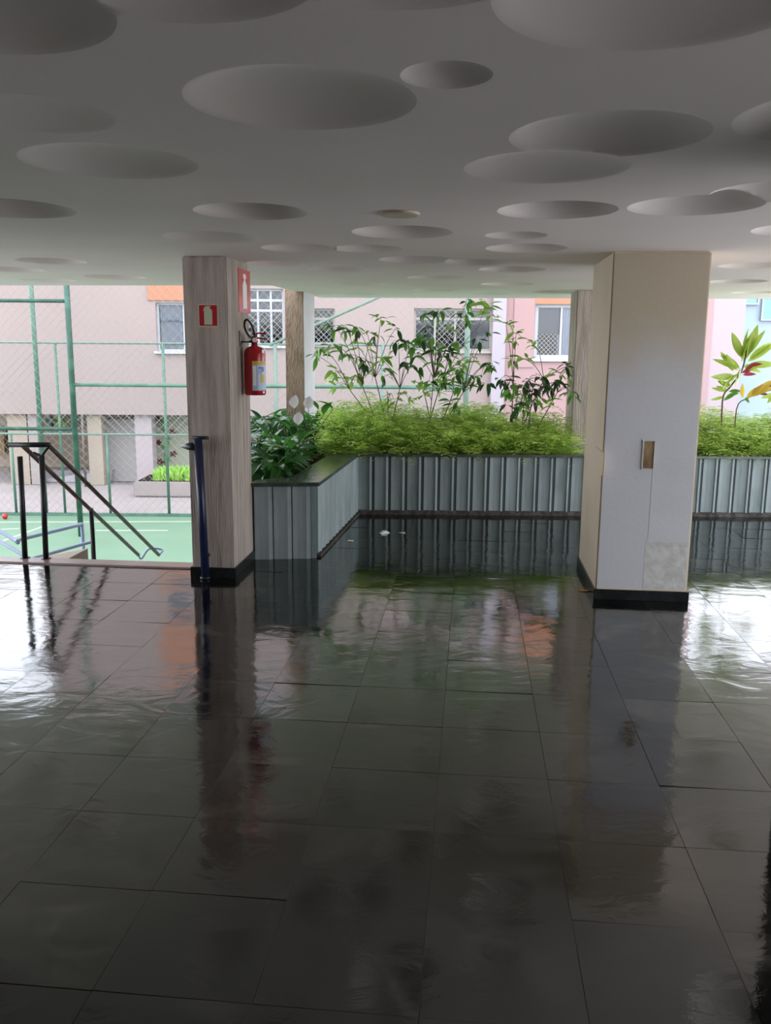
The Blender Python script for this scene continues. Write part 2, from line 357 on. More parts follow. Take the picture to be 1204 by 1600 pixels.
for k, (px, py, a, d) in enumerate(dims):
    p = at_z(px, py, HC); d *= .55 if py < 300 else 1.30; Rr = (a*a+d*d)/(2*d)
    # spherical cap above the plane, closed below
    rings = []; nr = 10; seg = 64
    th = math.asin(min(a/Rr, 1)); c = Vector((p.x, p.y, HC+d-Rr))
    for q in range(1, nr+1):
        ang = th*q/nr; rings.append([cut.verts.new(c+Vector((Rr*math.sin(ang)*math.cos(2*math.pi*s/seg), Rr*math.sin(ang)*math.sin(2*math.pi*s/seg), Rr*math.cos(ang)))) for s in range(seg)])
    topv = cut.verts.new(c+Vector((0, 0, Rr)))
    low = [cut.verts.new(Vector((v.co.x, v.co.y, HC-.05-.001*k))) for v in rings[-1]]
    for s in range(seg):
        f = cut.faces.new((topv, rings[0][s], rings[0][(s+1) % seg])); f.smooth = True
        for a_, b_ in zip(rings, rings[1:]):
            f = cut.faces.new((a_[s], b_[s], b_[(s+1) % seg], a_[(s+1) % seg])); f.smooth = True
        cut.faces.new((rings[-1][s], low[s], low[(s+1) % seg], rings[-1][(s+1) % seg]))
    cut.faces.new(low[::-1])
bmesh.ops.recalc_face_normals(cut, faces=cut.faces); bmesh.ops.recalc_face_normals(slab, faces=slab.faces)
sm = bpy.data.meshes.new('ceiling'); slab.to_mesh(sm); sm.materials.append(M['plaster']); so = bpy.data.objects.new('ceiling', sm); COL.objects.link(so)
cm_ = bpy.data.meshes.new('cut'); cut.to_mesh(cm_); co = bpy.data.objects.new('cut', cm_); COL.objects.link(co)
md = so.modifiers.new('b', 'BOOLEAN'); md.operation = 'DIFFERENCE'; md.solver = 'EXACT'; md.object = co; md.use_self = True
dg = bpy.context.evaluated_depsgraph_get(); dg.update()
new = bpy.data.meshes.new_from_object(so.evaluated_get(dg)); so.modifiers.clear(); so.data = new; new.name = 'ceiling'
bpy.data.objects.remove(co); tag(so, kind='structure')
print('ceiling faces', len(new.polygons))

# small patched round cover on the ceiling
p = at_z(624, 333, HC)
bm = bmesh.new(); lathe(bm, (p.x, p.y, HC-.012), [(.085, 0), (.092, .004), (.092, .012)], 32)
cv = obj('ceiling_cover', bm, M['cream']); tag(cv, 'small cream round cover plate on the ceiling between the two columns', 'cover plate')

# walls out of view: one mirrored in the floor, the rest added to steer light
wr = bmesh.new(); wq = at_z(1209, 1232); prism(wr, [wq, wq+U*.45, wq+U*.45-V*.65, wq-V*.65], -.01, HC)
tag(obj('wall_right', wr, M['darkwall']), kind='structure')
tag(obj('wall_left_light_block', ubox(-3.75, -3.6, -3.0, 4.4, -.01, HC), M['backwall']), kind='structure')  # unseen, added to cut light from the left
tag(obj('wall_far_right_light_block', ubox(4.3, 4.45, -3.0, .3, -.3, HC), M['rearpaint']), kind='structure')  # unseen, added to cut light from the right rear
tag(obj('wall_rear_light_block', ubox(-9, 4.45, -3.3, -3.0, -.3, HC), M['rearpaint']), kind='structure')  # unseen, added to close off light from behind
M['bounce_paving'] = mat('bounce_terrace_paving', (.80, .75, .70, 1), .8, .2)  # unseen bright ground added to bounce daylight onto the ceiling
tag(obj('bounce_terrace_right', ubox(4.45, 18, -3, 15.0, -.3, -.01), M['bounce_paving']), kind='structure')


# ---- columns
def column(name, u0, u1, v0, v1, z0, z1, m, label, skirt=.075, group=None):
    c = P((u0+u1)/2, (v0+v1)/2, z0); e = empty(name, c, label, 'column', group)
    bm = ubox(u0, u1, v0, v1, z0, z1, bevel=.008)
    obj('shaft', bm, m, e)
    if skirt:
        s = ubox(u0-.014, u1+.014, v0-.014, v1+.014, z0, z0+skirt, bevel=.003); obj('skirting', s, M['black_stone'], e)
    return e
colL = column('column', LU0, LU1, LV0, LV1, 0, HC, M['texture'], 'rough brushed beige column carrying the red fire extinguisher')
# right column
eR = empty('column', P((RU0+RU1)/2, (RV0+RV1)/2, 0), 'wide cream and grey-white column with black skirting, nearest on the right', 'column')
obj('shaft', ubox(RU0, RU1, RV0, RV1, 0, HC, bevel=.010), M['cream'], eR)
obj('skirting', ubox(RU0-.012, RU1+.012, RV0-.014, RV1+.012, 0, .07, bevel=.003), M['black_stone'], eR)
nV = Vector((-V.x, -V.y, 0))
def fr(px, py):      # point on the front face of the right column
    return on_plane(px, py, P(RU0, RV0), V)
def slab_on_front(quad, t, mat_, name, parent, n=V, p0=None, mi=None):
    """a thin panel whose outline is the given corner points (already on the face), standing t proud"""
    bm = bmesh.new(); f = [bm.verts.new(Vector(q)-n*t) for q in quad]; b = [bm.verts.new(Vector(q)+n*.001) for q in quad]
    bm.faces.new(f); bm.faces.new(b[::-1]); k = len(quad)
    for i in range(k): bm.faces.new((f[i], b[i], b[(i+1) % k], f[(i+1) % k]))
    return obj(name, bm, mat_, parent)
ua = uv(fr(950, 560))[0]; ub = uv(fr(1040, 560))[0]
zt = fr(1000, 470).z
def rect_front(u0, u1, z0, z1): return [P(u0, RV0, z0), P(u1, RV0, z0), P(u1, RV0, z1), P(u0, RV0, z1)]
o = slab_on_front(rect_front(RU0+.009, RU1-.010, .08, HC-.012), .0008, M['band'], 'light_gradient_band', eR); o['label'] = 'front face with grey to cream light gradient in its colour'
z_a = fr(1020, 700).z; z_b = fr(1020, 845).z
slab_on_front(rect_front(uv(fr(1016, 780))[0], RU1-.014, z_b, z_a-.05), .0025, M['patch_and_lit_side'], 'plaster_patch', eR)
o = slab_on_front(rect_front(uv(fr(1008, 850))[0], RU1-.014,   .085, z_b-.006), .002, M['patch'], 'worn_patch', eR); o['label'] = 'rough unpainted plaster patch'
# recessed box on the front face: brown wood back and raw rim
q = [fr(1004, 689), fr(1022, 689), fr(1020, 732), fr(1003, 732)]
u0, u1 = uv(q[3])[0], uv(q[1])[0]; z0, z1 = q[2].z, q[0].z
fr_e = bmesh.new()
for (a, b, c, d) in ((u0-.008, u0, z0-.008, z1+.008), (u1, u1+.008, z0-.008, z1+.008), (u0, u1, z0-.008, z0), (u0, u1, z1, z1+.008)):
    ubox(a, b, RV0-.010, RV0+.004, c, d, fr_e)
bxo = obj('junction_box', fr_e, M['patch'], eR); bxo['label'] = 'open wall box with brown wooden back'
obj('back_plate', ubox(u0, u1, RV0-.0055, RV0+.004, z0, z1), M['wood'], bxo)
# blank plate on the left face
def fl(px, py): return on_plane(px, py, P(RU0, RV0), U)
a1 = fl(931, 697); a2 = fl(943, 745)
v0_, v1_ = sorted((uv(a1)[1], uv(a2)[1]))
obj('cover_plate', ubox(RU0-.008, RU0+.002, v0_, v1_, a2.z, a1.z, bevel=.003), M['cream'], eR)

# back columns, standing in the planters
B2V = uv(at_y(460, 600, 9.85))[1]
b2a, b2b = uv(on_plane(446, 560, P(0, B2V), V))[0], uv(on_plane(475, 560, P(0, B2V), V))[0]
b2c = on_plane(491, 560, P(b2b, 0), U)
c2 = column('column', b2a, b2b, B2V, uv(b2c)[1], -.2, HC+.9, M['texture_brown'], 'slim tan column rising behind the white spathe flowers', skirt=0)
o = obj('lit_side_face', prism(bmesh.new(), [P(b2b-.004, B2V+.002), P(b2b+.004, B2V+.002), P(b2b+.004, uv(b2c)[1]-.002), P(b2b-.004, uv(b2c)[1]-.002)], -.2, HC+.9), M['patch_and_lit_side'], c2); o['label'] = 'right side of the column, coloured paler for the light on it'  # light on the right face put into a paler panel colour
V4 = 9.35
c4a = uv(on_plane(897, 560, P(0, V4), V))[0]
c4 = column('column', c4a, c4a+.33, V4, V4+.62, .3, HC+.0, M['texture'], 'beige rough column standing in the planter behind the wide cream column', skirt=0)

# ================================================================== PLANTERS
pA = at_z(398, 874); pB = at_z(493, 872); pC = at_z(557, 803); pD = at_z(1210, 807.5)
ZP = .615
def rib_panel(parent, p0, p1, n, z0, z1, name='panel', rise=.022, gap=.14, base_m=None, order=1):
    """n curved cement panels along the line p0-p1 (outward side is the viewer's side): each bows out and ends in a sharp nosing"""
    d = (p1-p0); Ltot = d.length; d.normalize(); nrm = Vector((d.y, -d.x, 0))
    wd = Ltot/n
    for k in range(n):
        a = k*wd+wd*gap*.5; b = (k+1)*wd-wd*gap*.5; ww = b-a
        prof = [(0, 0), (0, .010), (.25*ww, .008), (.55*ww, .013), (.78*ww, .020), (.84*ww, rise+.004), (.97*ww, rise), (ww, .004), (ww, 0)]
        bm = bmesh.new(); pts = [p0+d*(a+x)+nrm*y for x, y in prof]
        prism(bm, pts, z0, z1-random.uniform(0, .004))
        obj(name, bm, M['panel'], parent)
# left planter
eP = empty('planter', (pA+pB+pC)/3, 'planter box of blue grey ribbed panels with slate coping beside the extinguisher column', 'planter')
d1 = (pC-pB).normalized(); d0 = (pB-pA).normalized()
nAB = Vector((d0.y, -d0.x, 0)); nBC = Vector((d1.y, -d1.x, 0))
inset = .03
qa = pA-nAB*inset-d0*.02; qb = pB-nAB*inset-nBC*inset; qc = pC-nBC*inset+d1*.0; qd = qa+V*1.2+U*0
back = P(uv(qa)[0], uv(qc)[1])
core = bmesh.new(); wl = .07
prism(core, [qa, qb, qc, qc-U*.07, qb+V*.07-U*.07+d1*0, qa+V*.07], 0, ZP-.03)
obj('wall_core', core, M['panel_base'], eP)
obj('soil', prism(bmesh.new(), [qa+V*.07-U*.25, qb+V*.07-U*.07, qc-U*.07, P(uv(qa)[0]-.25, uv(qc)[1])], .40, .55), M['soil'], eP)
rib_panel(eP, pA, pB-d0*.035, 3, .0, ZP-.03, rise=.012, gap=.05)
rib_panel(eP, pB+d1*.035, pC, 13, .03, ZP-.03, rise=.016, gap=.18)
bm = bmesh.new(); prism(bm, [pB-d0*.035, pB+nAB*.006+nBC*.006, pB+d1*.035, qb], 0, ZP-.03); obj('corner_post', bm, M['panel'], eP)
cw = .27
cop = bmesh.new()
o1 = qa+nAB*.065; o2 = pB+nAB*.03+nBC*.03; o3 = pC+nBC*.02+d1*.02
prism(cop, [o1, o2, o2+V*cw-U*cw*0+(-U)*.02*0+Vector((0,0,0))-nBC*cw, o1+V*.16], ZP-.03, ZP)
obj('coping', cop, M['coping'], eP)
cop = bmesh.new(); prism(cop, [o2+V*.0+d1*.002, o3, o3-nBC*cw, o2-nBC*cw+V*.18], ZP-.0295, ZP+.0005); obj('coping', cop, M['coping'], eP)
obj('dirt_line', prism(bmesh.new(), [pB+nBC*.0+d1*.03, pB+nBC*.035+d1*.03, pC+nBC*.035, pC], 0, .022), M['dirt'], eP)
# back planter, one run behind both columns
eB = empty('planter', (pC+pD)/2, 'long blue grey ribbed planter running across the back of the floor', 'planter')
db = (pD-pC).normalized(); nb = Vector((db.y, -db.x, 0))
pE = pD+db*1.6
W = at_z(581.9, 803)-at_z(557, 803)
pitch_ = (at_z(908, 802)-pC).length/14
nrib = int((pE-pC).length/pitch_)
pE = pC+db*pitch_*nrib
rib_panel(eB, pC, pE, nrib, .045, ZP-.025, rise=.034, gap=.17)
def back_dir(p, k): return p-nb*k
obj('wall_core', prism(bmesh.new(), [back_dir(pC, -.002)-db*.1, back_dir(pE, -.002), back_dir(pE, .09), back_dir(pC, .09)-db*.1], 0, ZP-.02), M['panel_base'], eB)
obj('dirt_line', prism(bmesh.new(), [back_dir(pC, -.028), back_dir(pE, -.028), back_dir(pE, 0), back_dir(pC, 0)], 0, .045), M['dirt'], eB)
obj('coping', prism(bmesh.new(), [back_dir(pC, -.05)-db*.02, back_dir(pE, -.05), back_dir(pE, .12), back_dir(pC, .12)-db*.02], ZP-.022, ZP+.002), M['coping'], eB)
obj('soil', prism(bmesh.new(), [back_dir(pC, .09)-db*1.3, back_dir(pE, .09), back_dir(pE, 1.55), back_dir(pC, 1.55)-db*1.3], .40, .55), M['soil'], eB)
obj('rear_wall', prism(bmesh.new(), [back_dir(pC, 1.55)-db*1.6, back_dir(pE, 1.55), back_dir(pE, 1.63), back_dir(pC, 1.63)-db*1.6], -.3, ZP), M['concrete'], eB)

# ================================================================== PLANTS
def leaf_mesh(name, L_, W_, m, droop=.25, fold=.2, nseg=5, tip=1.0):
    """a pointed leaf along +X with a fold along the midrib"""
    bm = bmesh.new(); rows = []
    for i in range(nseg+1):
        t = i/nseg; x = L_*t*(1-droop*.15*t); z = -droop*L_*t*t
        w_ = W_*.5*math.sin(math.pi*min(1, (t**.8)*.97+.03*0))**.9 if 0 < i < nseg else W_*.03
        rows.append((bm.verts.new((x, w_, z+fold*w_)), bm.verts.new((x, 0, z)), bm.verts.new((x, -w_, z+fold*w_))))
    for a, b in zip(rows, rows[1:]):
        for k in (0, 1):
            f = bm.faces.new((a[k], a[k+1], b[k+1], b[k])); f.smooth = True
    me = bpy.data.meshes.new(name); bm.to_mesh(me); bm.free(); me.materials.append(m); return me
def place_leaf(me, parent, base, direction, roll=0, s=1.0, name='leaf'):
    o = bpy.data.objects.new(name, me); COL.objects.link(o); o.parent = parent
    d = Vector(direction).normalized(); up = Vector((0, 0, 1))
    y = up.cross(d)
    if y.length < .05: y = Vector((0, 1, 0))
    y.normalize(); z = d.cross(y); m3 = Matrix((d, y, z)).transposed() @ Matrix.Rotation(roll, 3, 'X')
    o.matrix_local = Matrix.Translation(Vector(base)-parent.location) @ m3.to_4x4() @ Matrix.Scale(s, 4)
    return o

# --- feathery foliage mass (nobody could count it)
def feathery(name, c0, c1, depth0, depth1, n, heights, label, group):
    """arching fronds with fine leaflets filling a bed between points c0 and c1; heights(t) gives the top"""
    bm = bmesh.new(); rnd = random.Random(name)
    dl = (c1-c0); Ln = dl.length; dl.normalize(); nn = Vector((-dl.y, dl.x, 0))
    for i in range(n):
        t = rnd.random(); q = rnd.random(); base = c0+dl*(Ln*t)+nn*(depth0+(depth1-depth0)*q)
        ku, kv = uv(base)
        if (c4a-.05 < ku < c4a+.38 and V4-.05 < kv < V4+.67) or (b2a-.05 < ku < b2b+.05 and kv > B2V-.05): continue
        H = heights(t)*(.55+.45*min(1, q*1.6+.15)) * rnd.uniform(.72, 1.06)
        zt = .5+H*rnd.uniform(.25, 1.0)
        a = rnd.uniform(0, 2*math.pi); reach = rnd.uniform(.10, .24)
        dirv = Vector((math.cos(a), math.sin(a)*.8-.35, 0))
        p0 = base+Vector((0, 0, zt-.5)); p0.z = zt-.04
        npt = 7; last = p0
        side = Vector((-dirv.y, dirv.x, 0)).normalized()
        for k in range(npt):
            s = (k+1)/npt; pp = p0+dirv*reach*s+Vector((0, 0, .07*math.sin(s*2.2)-.06*s*s))
            wl = .055*math.sin(math.pi*(s*.8+.15))+.012
            for sg in (-1, 1):
                tipd = (side*sg*wl+dirv*.025+Vector((0, 0, rnd.uniform(-.02, .012))))
                r_ = dirv.normalized()*.0065
                v = [bm.verts.new(pp-r_), bm.verts.new(pp+tipd*.55-r_*1.4+Vector((0, 0, .004))), bm.verts.new(pp+tipd), bm.verts.new(pp+tipd*.5+r_*1.2)]
                bm.faces.new(v)
            last = pp
    o = obj(name, bm, M['fern'], normals=False); return tag(o, label, 'foliage', group, 'stuff')
def hA(t):
    return .50+.14*math.exp(-((t-.20)/.13)**2)+.07*math.exp(-((t-.62)/.10)**2)-.05*math.exp(-((t-.83)/.06)**2)+.03*math.sin(t*37)
FA = pC-db*.35; FB = at_z(898, 802)+Vector((0, 0, 0)); FB.z = 0; FA.z = 0
feathery('feathery_foliage', FA, FB, .06, 1.25, 4200, hA, 'feathery lime green foliage filling the back planter left of the cream column', None)
G0 = at_z(1075, 805); G1 = G0+db*1.8
feathery('feathery_foliage', G0+db*.0, G1, .06, 1.25, 2600, lambda t: .52+.06*math.sin(t*9), 'feathery lime green foliage in the planter right of the cream column', None)

# --- slender shrubs with drooping lance leaves
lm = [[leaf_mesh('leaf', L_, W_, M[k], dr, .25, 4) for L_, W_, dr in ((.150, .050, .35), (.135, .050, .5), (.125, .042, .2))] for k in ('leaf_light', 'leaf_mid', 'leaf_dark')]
shrubs = {
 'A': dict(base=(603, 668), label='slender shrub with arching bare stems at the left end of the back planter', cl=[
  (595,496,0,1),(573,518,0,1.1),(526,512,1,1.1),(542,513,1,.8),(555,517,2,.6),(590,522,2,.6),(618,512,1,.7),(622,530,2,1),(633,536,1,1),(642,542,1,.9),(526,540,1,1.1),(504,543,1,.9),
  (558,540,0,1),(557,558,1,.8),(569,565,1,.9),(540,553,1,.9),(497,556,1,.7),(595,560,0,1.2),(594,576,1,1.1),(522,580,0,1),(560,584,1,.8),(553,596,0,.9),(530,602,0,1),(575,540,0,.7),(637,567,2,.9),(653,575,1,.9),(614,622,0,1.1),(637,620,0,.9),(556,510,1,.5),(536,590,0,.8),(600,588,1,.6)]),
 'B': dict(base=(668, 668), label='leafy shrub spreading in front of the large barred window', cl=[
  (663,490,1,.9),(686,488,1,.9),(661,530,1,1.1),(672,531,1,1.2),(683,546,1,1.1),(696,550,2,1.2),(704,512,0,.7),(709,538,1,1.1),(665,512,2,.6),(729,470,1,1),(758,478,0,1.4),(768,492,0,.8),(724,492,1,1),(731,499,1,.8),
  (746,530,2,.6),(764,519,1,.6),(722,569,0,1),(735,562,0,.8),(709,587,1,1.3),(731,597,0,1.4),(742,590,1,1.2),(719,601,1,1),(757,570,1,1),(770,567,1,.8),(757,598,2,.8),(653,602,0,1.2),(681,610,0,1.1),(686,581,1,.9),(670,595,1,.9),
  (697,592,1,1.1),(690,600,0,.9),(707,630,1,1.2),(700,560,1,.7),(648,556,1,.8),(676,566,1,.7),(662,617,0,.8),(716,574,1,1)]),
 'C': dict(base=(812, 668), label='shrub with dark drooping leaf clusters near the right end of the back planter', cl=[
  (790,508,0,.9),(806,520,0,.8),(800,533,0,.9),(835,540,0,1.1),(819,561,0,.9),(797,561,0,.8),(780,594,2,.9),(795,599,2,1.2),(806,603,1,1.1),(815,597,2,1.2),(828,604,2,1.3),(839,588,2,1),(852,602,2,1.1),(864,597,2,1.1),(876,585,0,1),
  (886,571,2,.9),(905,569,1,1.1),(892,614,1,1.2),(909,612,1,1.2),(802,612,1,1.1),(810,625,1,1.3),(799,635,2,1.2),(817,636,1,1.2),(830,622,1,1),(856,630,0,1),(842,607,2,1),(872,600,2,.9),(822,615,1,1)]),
}
for key, S in shrubs.items():
    rnd = random.Random(key)
    yb = {'A': 9.35, 'B': 9.45, 'C': 9.3}[key]
    base = at_y(S['base'][0], S['base'][1], yb); base.z = .5
    e = empty('shrub', base, S['label'], 'shrub')
    bm = bmesh.new(); mids = []
    # main stems
    nst = 5
    clp = [(at_y(px, py, yb+rnd.uniform(-.35, .25)), tone, s) for px, py, tone, s in S['cl']]
    cx = [c[0].x for c in clp]; lo, hi = min(cx), max(cx)
    stems = []
    for k in range(nst):
        tx = lo+(hi-lo)*(k+.5)/nst; tgt = Vector((base.x+(tx-base.x)*.62, yb+rnd.uniform(-.15, .15), 1.12+rnd.uniform(.05, .30)))
        pth = smoothpath([base+Vector((rnd.uniform(-.04, .04), rnd.uniform(-.04, .04), 0)), base+(tgt-base)*.4+Vector((rnd.uniform(-.05, .05), 0, .06)), tgt], 5)
        tube(bm, pth, .006, 6, radii=[.008-.004*i/len(pth) for i in range(len(pth))]); stems.append(pth)
    total = 0
    leaves = []
    for c, tone, s in clp:
        best = min((q for pth in stems for q in pth[4:]), key=lambda q: (q-c).length+max(0, q.z-c.z)*1.5)
        mid = best+(c-best)*.5+Vector((0, 0, .05+rnd.uniform(-.02, .05)))
        pth = smoothpath([best, mid, c], 4)
        tube(bm, pth, .003, 5, radii=[.0042-.0022*i/len(pth) for i in range(len(pth))])
        n = max(4, int(round(7.5*s)))
        if total+n > 295: n = max(0, 295-total)
        for i in range(n):
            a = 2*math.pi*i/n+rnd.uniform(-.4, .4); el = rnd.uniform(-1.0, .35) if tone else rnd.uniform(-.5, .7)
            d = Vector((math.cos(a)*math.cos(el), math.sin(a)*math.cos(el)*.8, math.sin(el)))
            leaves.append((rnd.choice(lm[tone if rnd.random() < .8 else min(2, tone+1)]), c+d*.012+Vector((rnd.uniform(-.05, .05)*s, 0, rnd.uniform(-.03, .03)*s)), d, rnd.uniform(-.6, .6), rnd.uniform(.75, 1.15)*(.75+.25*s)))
        total += n
    obj('stem', bm, M['stem'], e, smooth=True)
    for L_ in leaves: place_leaf(L_[0], e, *L_[1:])
    print('shrub', key, total)

# --- peace lilies in the left planter
ll = [leaf_mesh('leaf', .20, .080, M['lily'], .45, .3, 5), leaf_mesh('leaf', .18, .072, M['lily'], .7, .3, 5), leaf_mesh('leaf', .19, .076, M['lily_light'], .4, .3, 5)]
spots = [(416,728,.60),(440,722,.60),(463,712,.60),(430,700,.60),(455,694,.62),(484,700,.60),(500,690,.60),(474,682,.62),(515,682,.60),(495,672,.62),(528,676,.6),(422,712,.6),(410,712,.6),(411,736,.6),(427,741,.6),(410,694,.6),(449,734,.6),(470,700,.6),(445,684,.6)]
for k, (px, py, z) in enumerate(spots):
    rnd = random.Random(100+k)
    b = at_z(px, py, z)+V*.03; b.z = .55
    e = empty('peace_lily', b, 'dark glossy broad-leaved plant in the planter beside the extinguisher column', 'potted plant' if False else 'plant', 'broad-leaved plants in the left planter')
    st = bmesh.new(); hgt = rnd.uniform(.14, .24)+(.09 if py < 705 else 0)
    for i in range(38):
        a = rnd.uniform(0, 2*math.pi); el = rnd.uniform(.25, 1.35); r_ = rnd.uniform(.04, .17)
        d = Vector((math.cos(a)*math.cos(el), math.sin(a)*math.cos(el), math.sin(el)))
        tip = b+Vector((d.x*r_, d.y*r_, .03+hgt*rnd.uniform(.2, 1.0)))
        tube(st, [b+Vector((d.x*.02, d.y*.02, 0)), b+(tip-b)*.5+Vector((0, 0, .02)), tip], .003, 5)
        dl = Vector((d.x, d.y-.25, rnd.uniform(-.35, .75)))
        place_leaf(rnd.choice(ll if k % 3 else ll[:2]+ll[:1]), e, tip, dl, rnd.uniform(-.5, .5), rnd.uniform(.75, 1.15))
    obj('stem', st, M['greenstem'], e)
# white spathe flowers and a few tall leaves over the lilies
sp = leaf_mesh('spathe', .10, .075, M['white'], .15, .5, 6)
b = at_y(470, 700, 8.1); b.z = .55
e = empty('flowering_peace_lily', b, 'tall broad-leaved plant with white spathe flowers in front of the tan column', 'plant')
st = bmesh.new()
for px, py, nm in ((460, 638, 1), (466, 664, 1), (482, 640, 1), (428, 650, 0), (505, 648, 0), (497, 640, 0), (520, 640, 0), (487, 660, 0), (452, 672, 0)):
    p = at_y(px, py, 7.7 if nm else 8.1)
    tube(st, smoothpath([b, b+(p-b)*.5+Vector((0, 0, .05)), p], 4), .003, 5)
    if nm: place_leaf(sp, e, p, (.05, -.1, 1), random.uniform(-.2, .2), 1.25, 'spathe')
    else: place_leaf(ll[2], e, p, (random.uniform(-.6, .6), -.3, .6), 0, 1.1)
obj('stem', st, M['greenstem'], e)

# --- croton at the right edge
yb = 9.0; b = at_y(1130, 690, yb); b.z = .5
e = empty('croton', b, 'tall croton with broad lime leaves and a red tuft, right of the cream column', 'shrub')
st = bmesh.new(); top = at_y(1166, 548, yb); j = at_y(1128, 628, yb)
tube(st, smoothpath([b, j, at_y(1140, 605, yb), at_y(1158, 580, yb), top], 4), .008, 6); obj('stem', st, M['stem'], e)
bl = leaf_mesh('leaf', .32, .082, M['croton_lime'], .12, .25, 7); br = leaf_mesh('leaf', .15, .05, M['croton_red'], .2, .3, 5)
by = leaf_mesh('leaf', .27, .085, M['croton_yellow'], .12, .25, 6); bp_ = leaf_mesh('leaf', .16, .05, M['croton_purple'], .25, .3, 5)
bdk = leaf_mesh('leaf', .2, .06, M['leaf_mid'], .3, .25, 5)
for (px, py, dx, dz, s) in ((1163,560,-.15,1,1.0),(1166,556,.28,1,1.05),(1160,560,-.5,.85,1.0),(1168,565,.75,.6,1.0),(1166,572,1,.12,1.0),(1152,578,-.9,.45,.95),(1145,590,-1,.05,.8),(1150,585,-.7,-.6,.7),(1170,560,1,.75,.9),(1145,580,-.55,.8,.8),(1138,606,-.7,.5,.55),(1134,612,-1,.3,.5),(1128,622,-.8,-.1,.4),(1158,566,.05,.9,1.1),(1157,575,-.3,-.8,.7),(1136,606,-1,.7,.5),(1160,572,.6,-.2,.6)):
    for rep in range(2):
        place_leaf(bl, e, at_y(px+3*rep, py-2*rep, yb), (dx+random.uniform(-.25, .25)*rep, random.uniform(-.35, .15), dz+random.uniform(-.2, .2)*rep), random.uniform(.6, 1.5), s*(1-.15*rep))
for (px, py, dx, dz) in ((1158,583,1,.5),(1160,586,.8,.15),(1163,580,.9,.9),(1170,572,1,.3)): place_leaf(br, e, at_y(px, py, yb-.03), (dx, -.2, dz), 1.0, .9)
for (px, py, dx, dz) in ((1134,620,1,.5),(1138,612,1,.2),(1130,626,.9,.75)): place_leaf(bdk, e, at_y(px, py, yb), (dx, -.2, dz), 1.0, .7)
b = at_y(1150, 690, 8.95); b.z = .5
e = empty('croton', b, 'low croton with yellow and dark purple leaves at the right edge of the photo', 'shrub')
st = bmesh.new(); tube(st, smoothpath([b, at_y(1150, 640, 8.95), at_y(1168, 622, 8.95), at_y(1190, 610, 8.95)], 4), .006, 6); obj('stem', st, M['stem'], e)
for (px, py, dx, dz, mm, s) in ((1165,622,1,.8,by,.9),(1175,620,.9,.9,by,1.0),(1172,618,.3,.4,by,.6),(1180,616,1,.55,by,.8),(1160,622,-.2,.9,by,.6),(1190,612,1,.35,bp_,.7),(1186,616,.9,.1,bp_,.6),(1195,606,1,.6,bp_,.6),(1188,622,1,.3,bl,.7),(1198,630,.6,.8,bl,.7),(1170,630,-.5,.6,bdk,.5)):
    place_leaf(mm, e, at_y(px, py, 8.95), (dx, -.15, dz), 1.0, s)

# clear plastic cup on the coping
p = at_z(741, 698, ZP+.002); p += nb*.025
bm = bmesh.new()
lathe(bm, (p.x, p.y, ZP+.003), [(.022, 0), (.022, .004), (.016, .012), (.026, .095), (.029, .10), (.027, .098), (.023, .09), (.013, .02)], 20)
tag(obj('plastic_cup', bm, M['plastic'], smooth=True), 'small clear plastic cup standing on the back planter coping', 'cup')

# ================================================================== THINGS ON THE LEFT COLUMN
def fL(px, py): return on_plane(px, py, P(LU0, LV0), V)      # front face
def sL(px, py): return on_plane(px, py, P(LU1, LV0), U)      # right face
def plate(parent_name, label, origin, ax, nrm, w_, h_, m_edge, m_face, sil, m_sil, edge=.012, cat='sign'):
    """flat sign: backing plate, printed field, extinguisher silhouette. ax = across, nrm = outwards"""
    e = empty(parent_name, origin, label, cat); up = Vector((0, 0, 1))
    def poly(pts, t0, t1, m, nm):
        bm = bmesh.new(); f = [bm.verts.new(origin+ax*x+up*y+nrm*t1) for x, y in pts]; b = [bm.verts.new(origin+ax*x+up*y+nrm*t0) for x, y in pts]
        bm.faces.new(f); bm.faces.new(b[::-1]); k = len(pts)
        for i in range(k): bm.faces.new((f[i], b[i], b[(i+1) % k], f[(i+1) % k]))
        return obj(nm, bm, m, e)
    rc = lambda a, b: [(-a, -b), (a, -b), (a, b), (-a, b)]
    poly(rc(w_/2, h_/2), .0005, .0025, m_edge, 'backing')
    poly(rc(w_/2-edge, h_/2-edge), .0024, .0034, m_face, 'printed_field')
    poly(sil, .0033, .0042, m_sil, 'extinguisher_symbol')
    return e
q = [fL(309.5, 475), fL(341, 475), fL(341, 511), fL(310, 511)]
w_ = uv(q[1])[0]-uv(q[0])[0]; h_ = q[0].z-q[3].z; c = (q[0]+q[2])/2
hw, hh = w_*.20, h_*.40
sil = [(-hw, -hh), (hw, -hh), (hw, hh*.50), (hw*.85, hh*.66), (hw*.45, hh*.76), (hw*.45, hh*.92), (hw*.7, hh*.95), (hw*.6, hh*1.02), (-hw*.3, hh*1.04), (-hw*.9, hh*.92), (-hw*1.2, hh*.55), (-hw*1.1, hh*.5), (-hw*.6, hh*.78), (-hw*.85, hh*.66), (-hw, hh*.50)]
plate('extinguisher_sign', 'square red sign with pale extinguisher symbol on the front of the left column', c, U, -V, w_, h_, M['glow'], M['signred'], sil, M['glow'], .008)
q = [sL(372, 419), sL(390.5, 424), sL(390.5, 490), sL(372, 488)]
w_ = uv(q[1])[1]-uv(q[0])[1]; h_ = (q[0].z+q[1].z)/2-(q[3].z+q[2].z)/2; c = (q[0]+q[2])/2; c.z = (q[0].z+q[1].z+q[2].z+q[3].z)/4
hw, hh = w_*.17, h_*.40
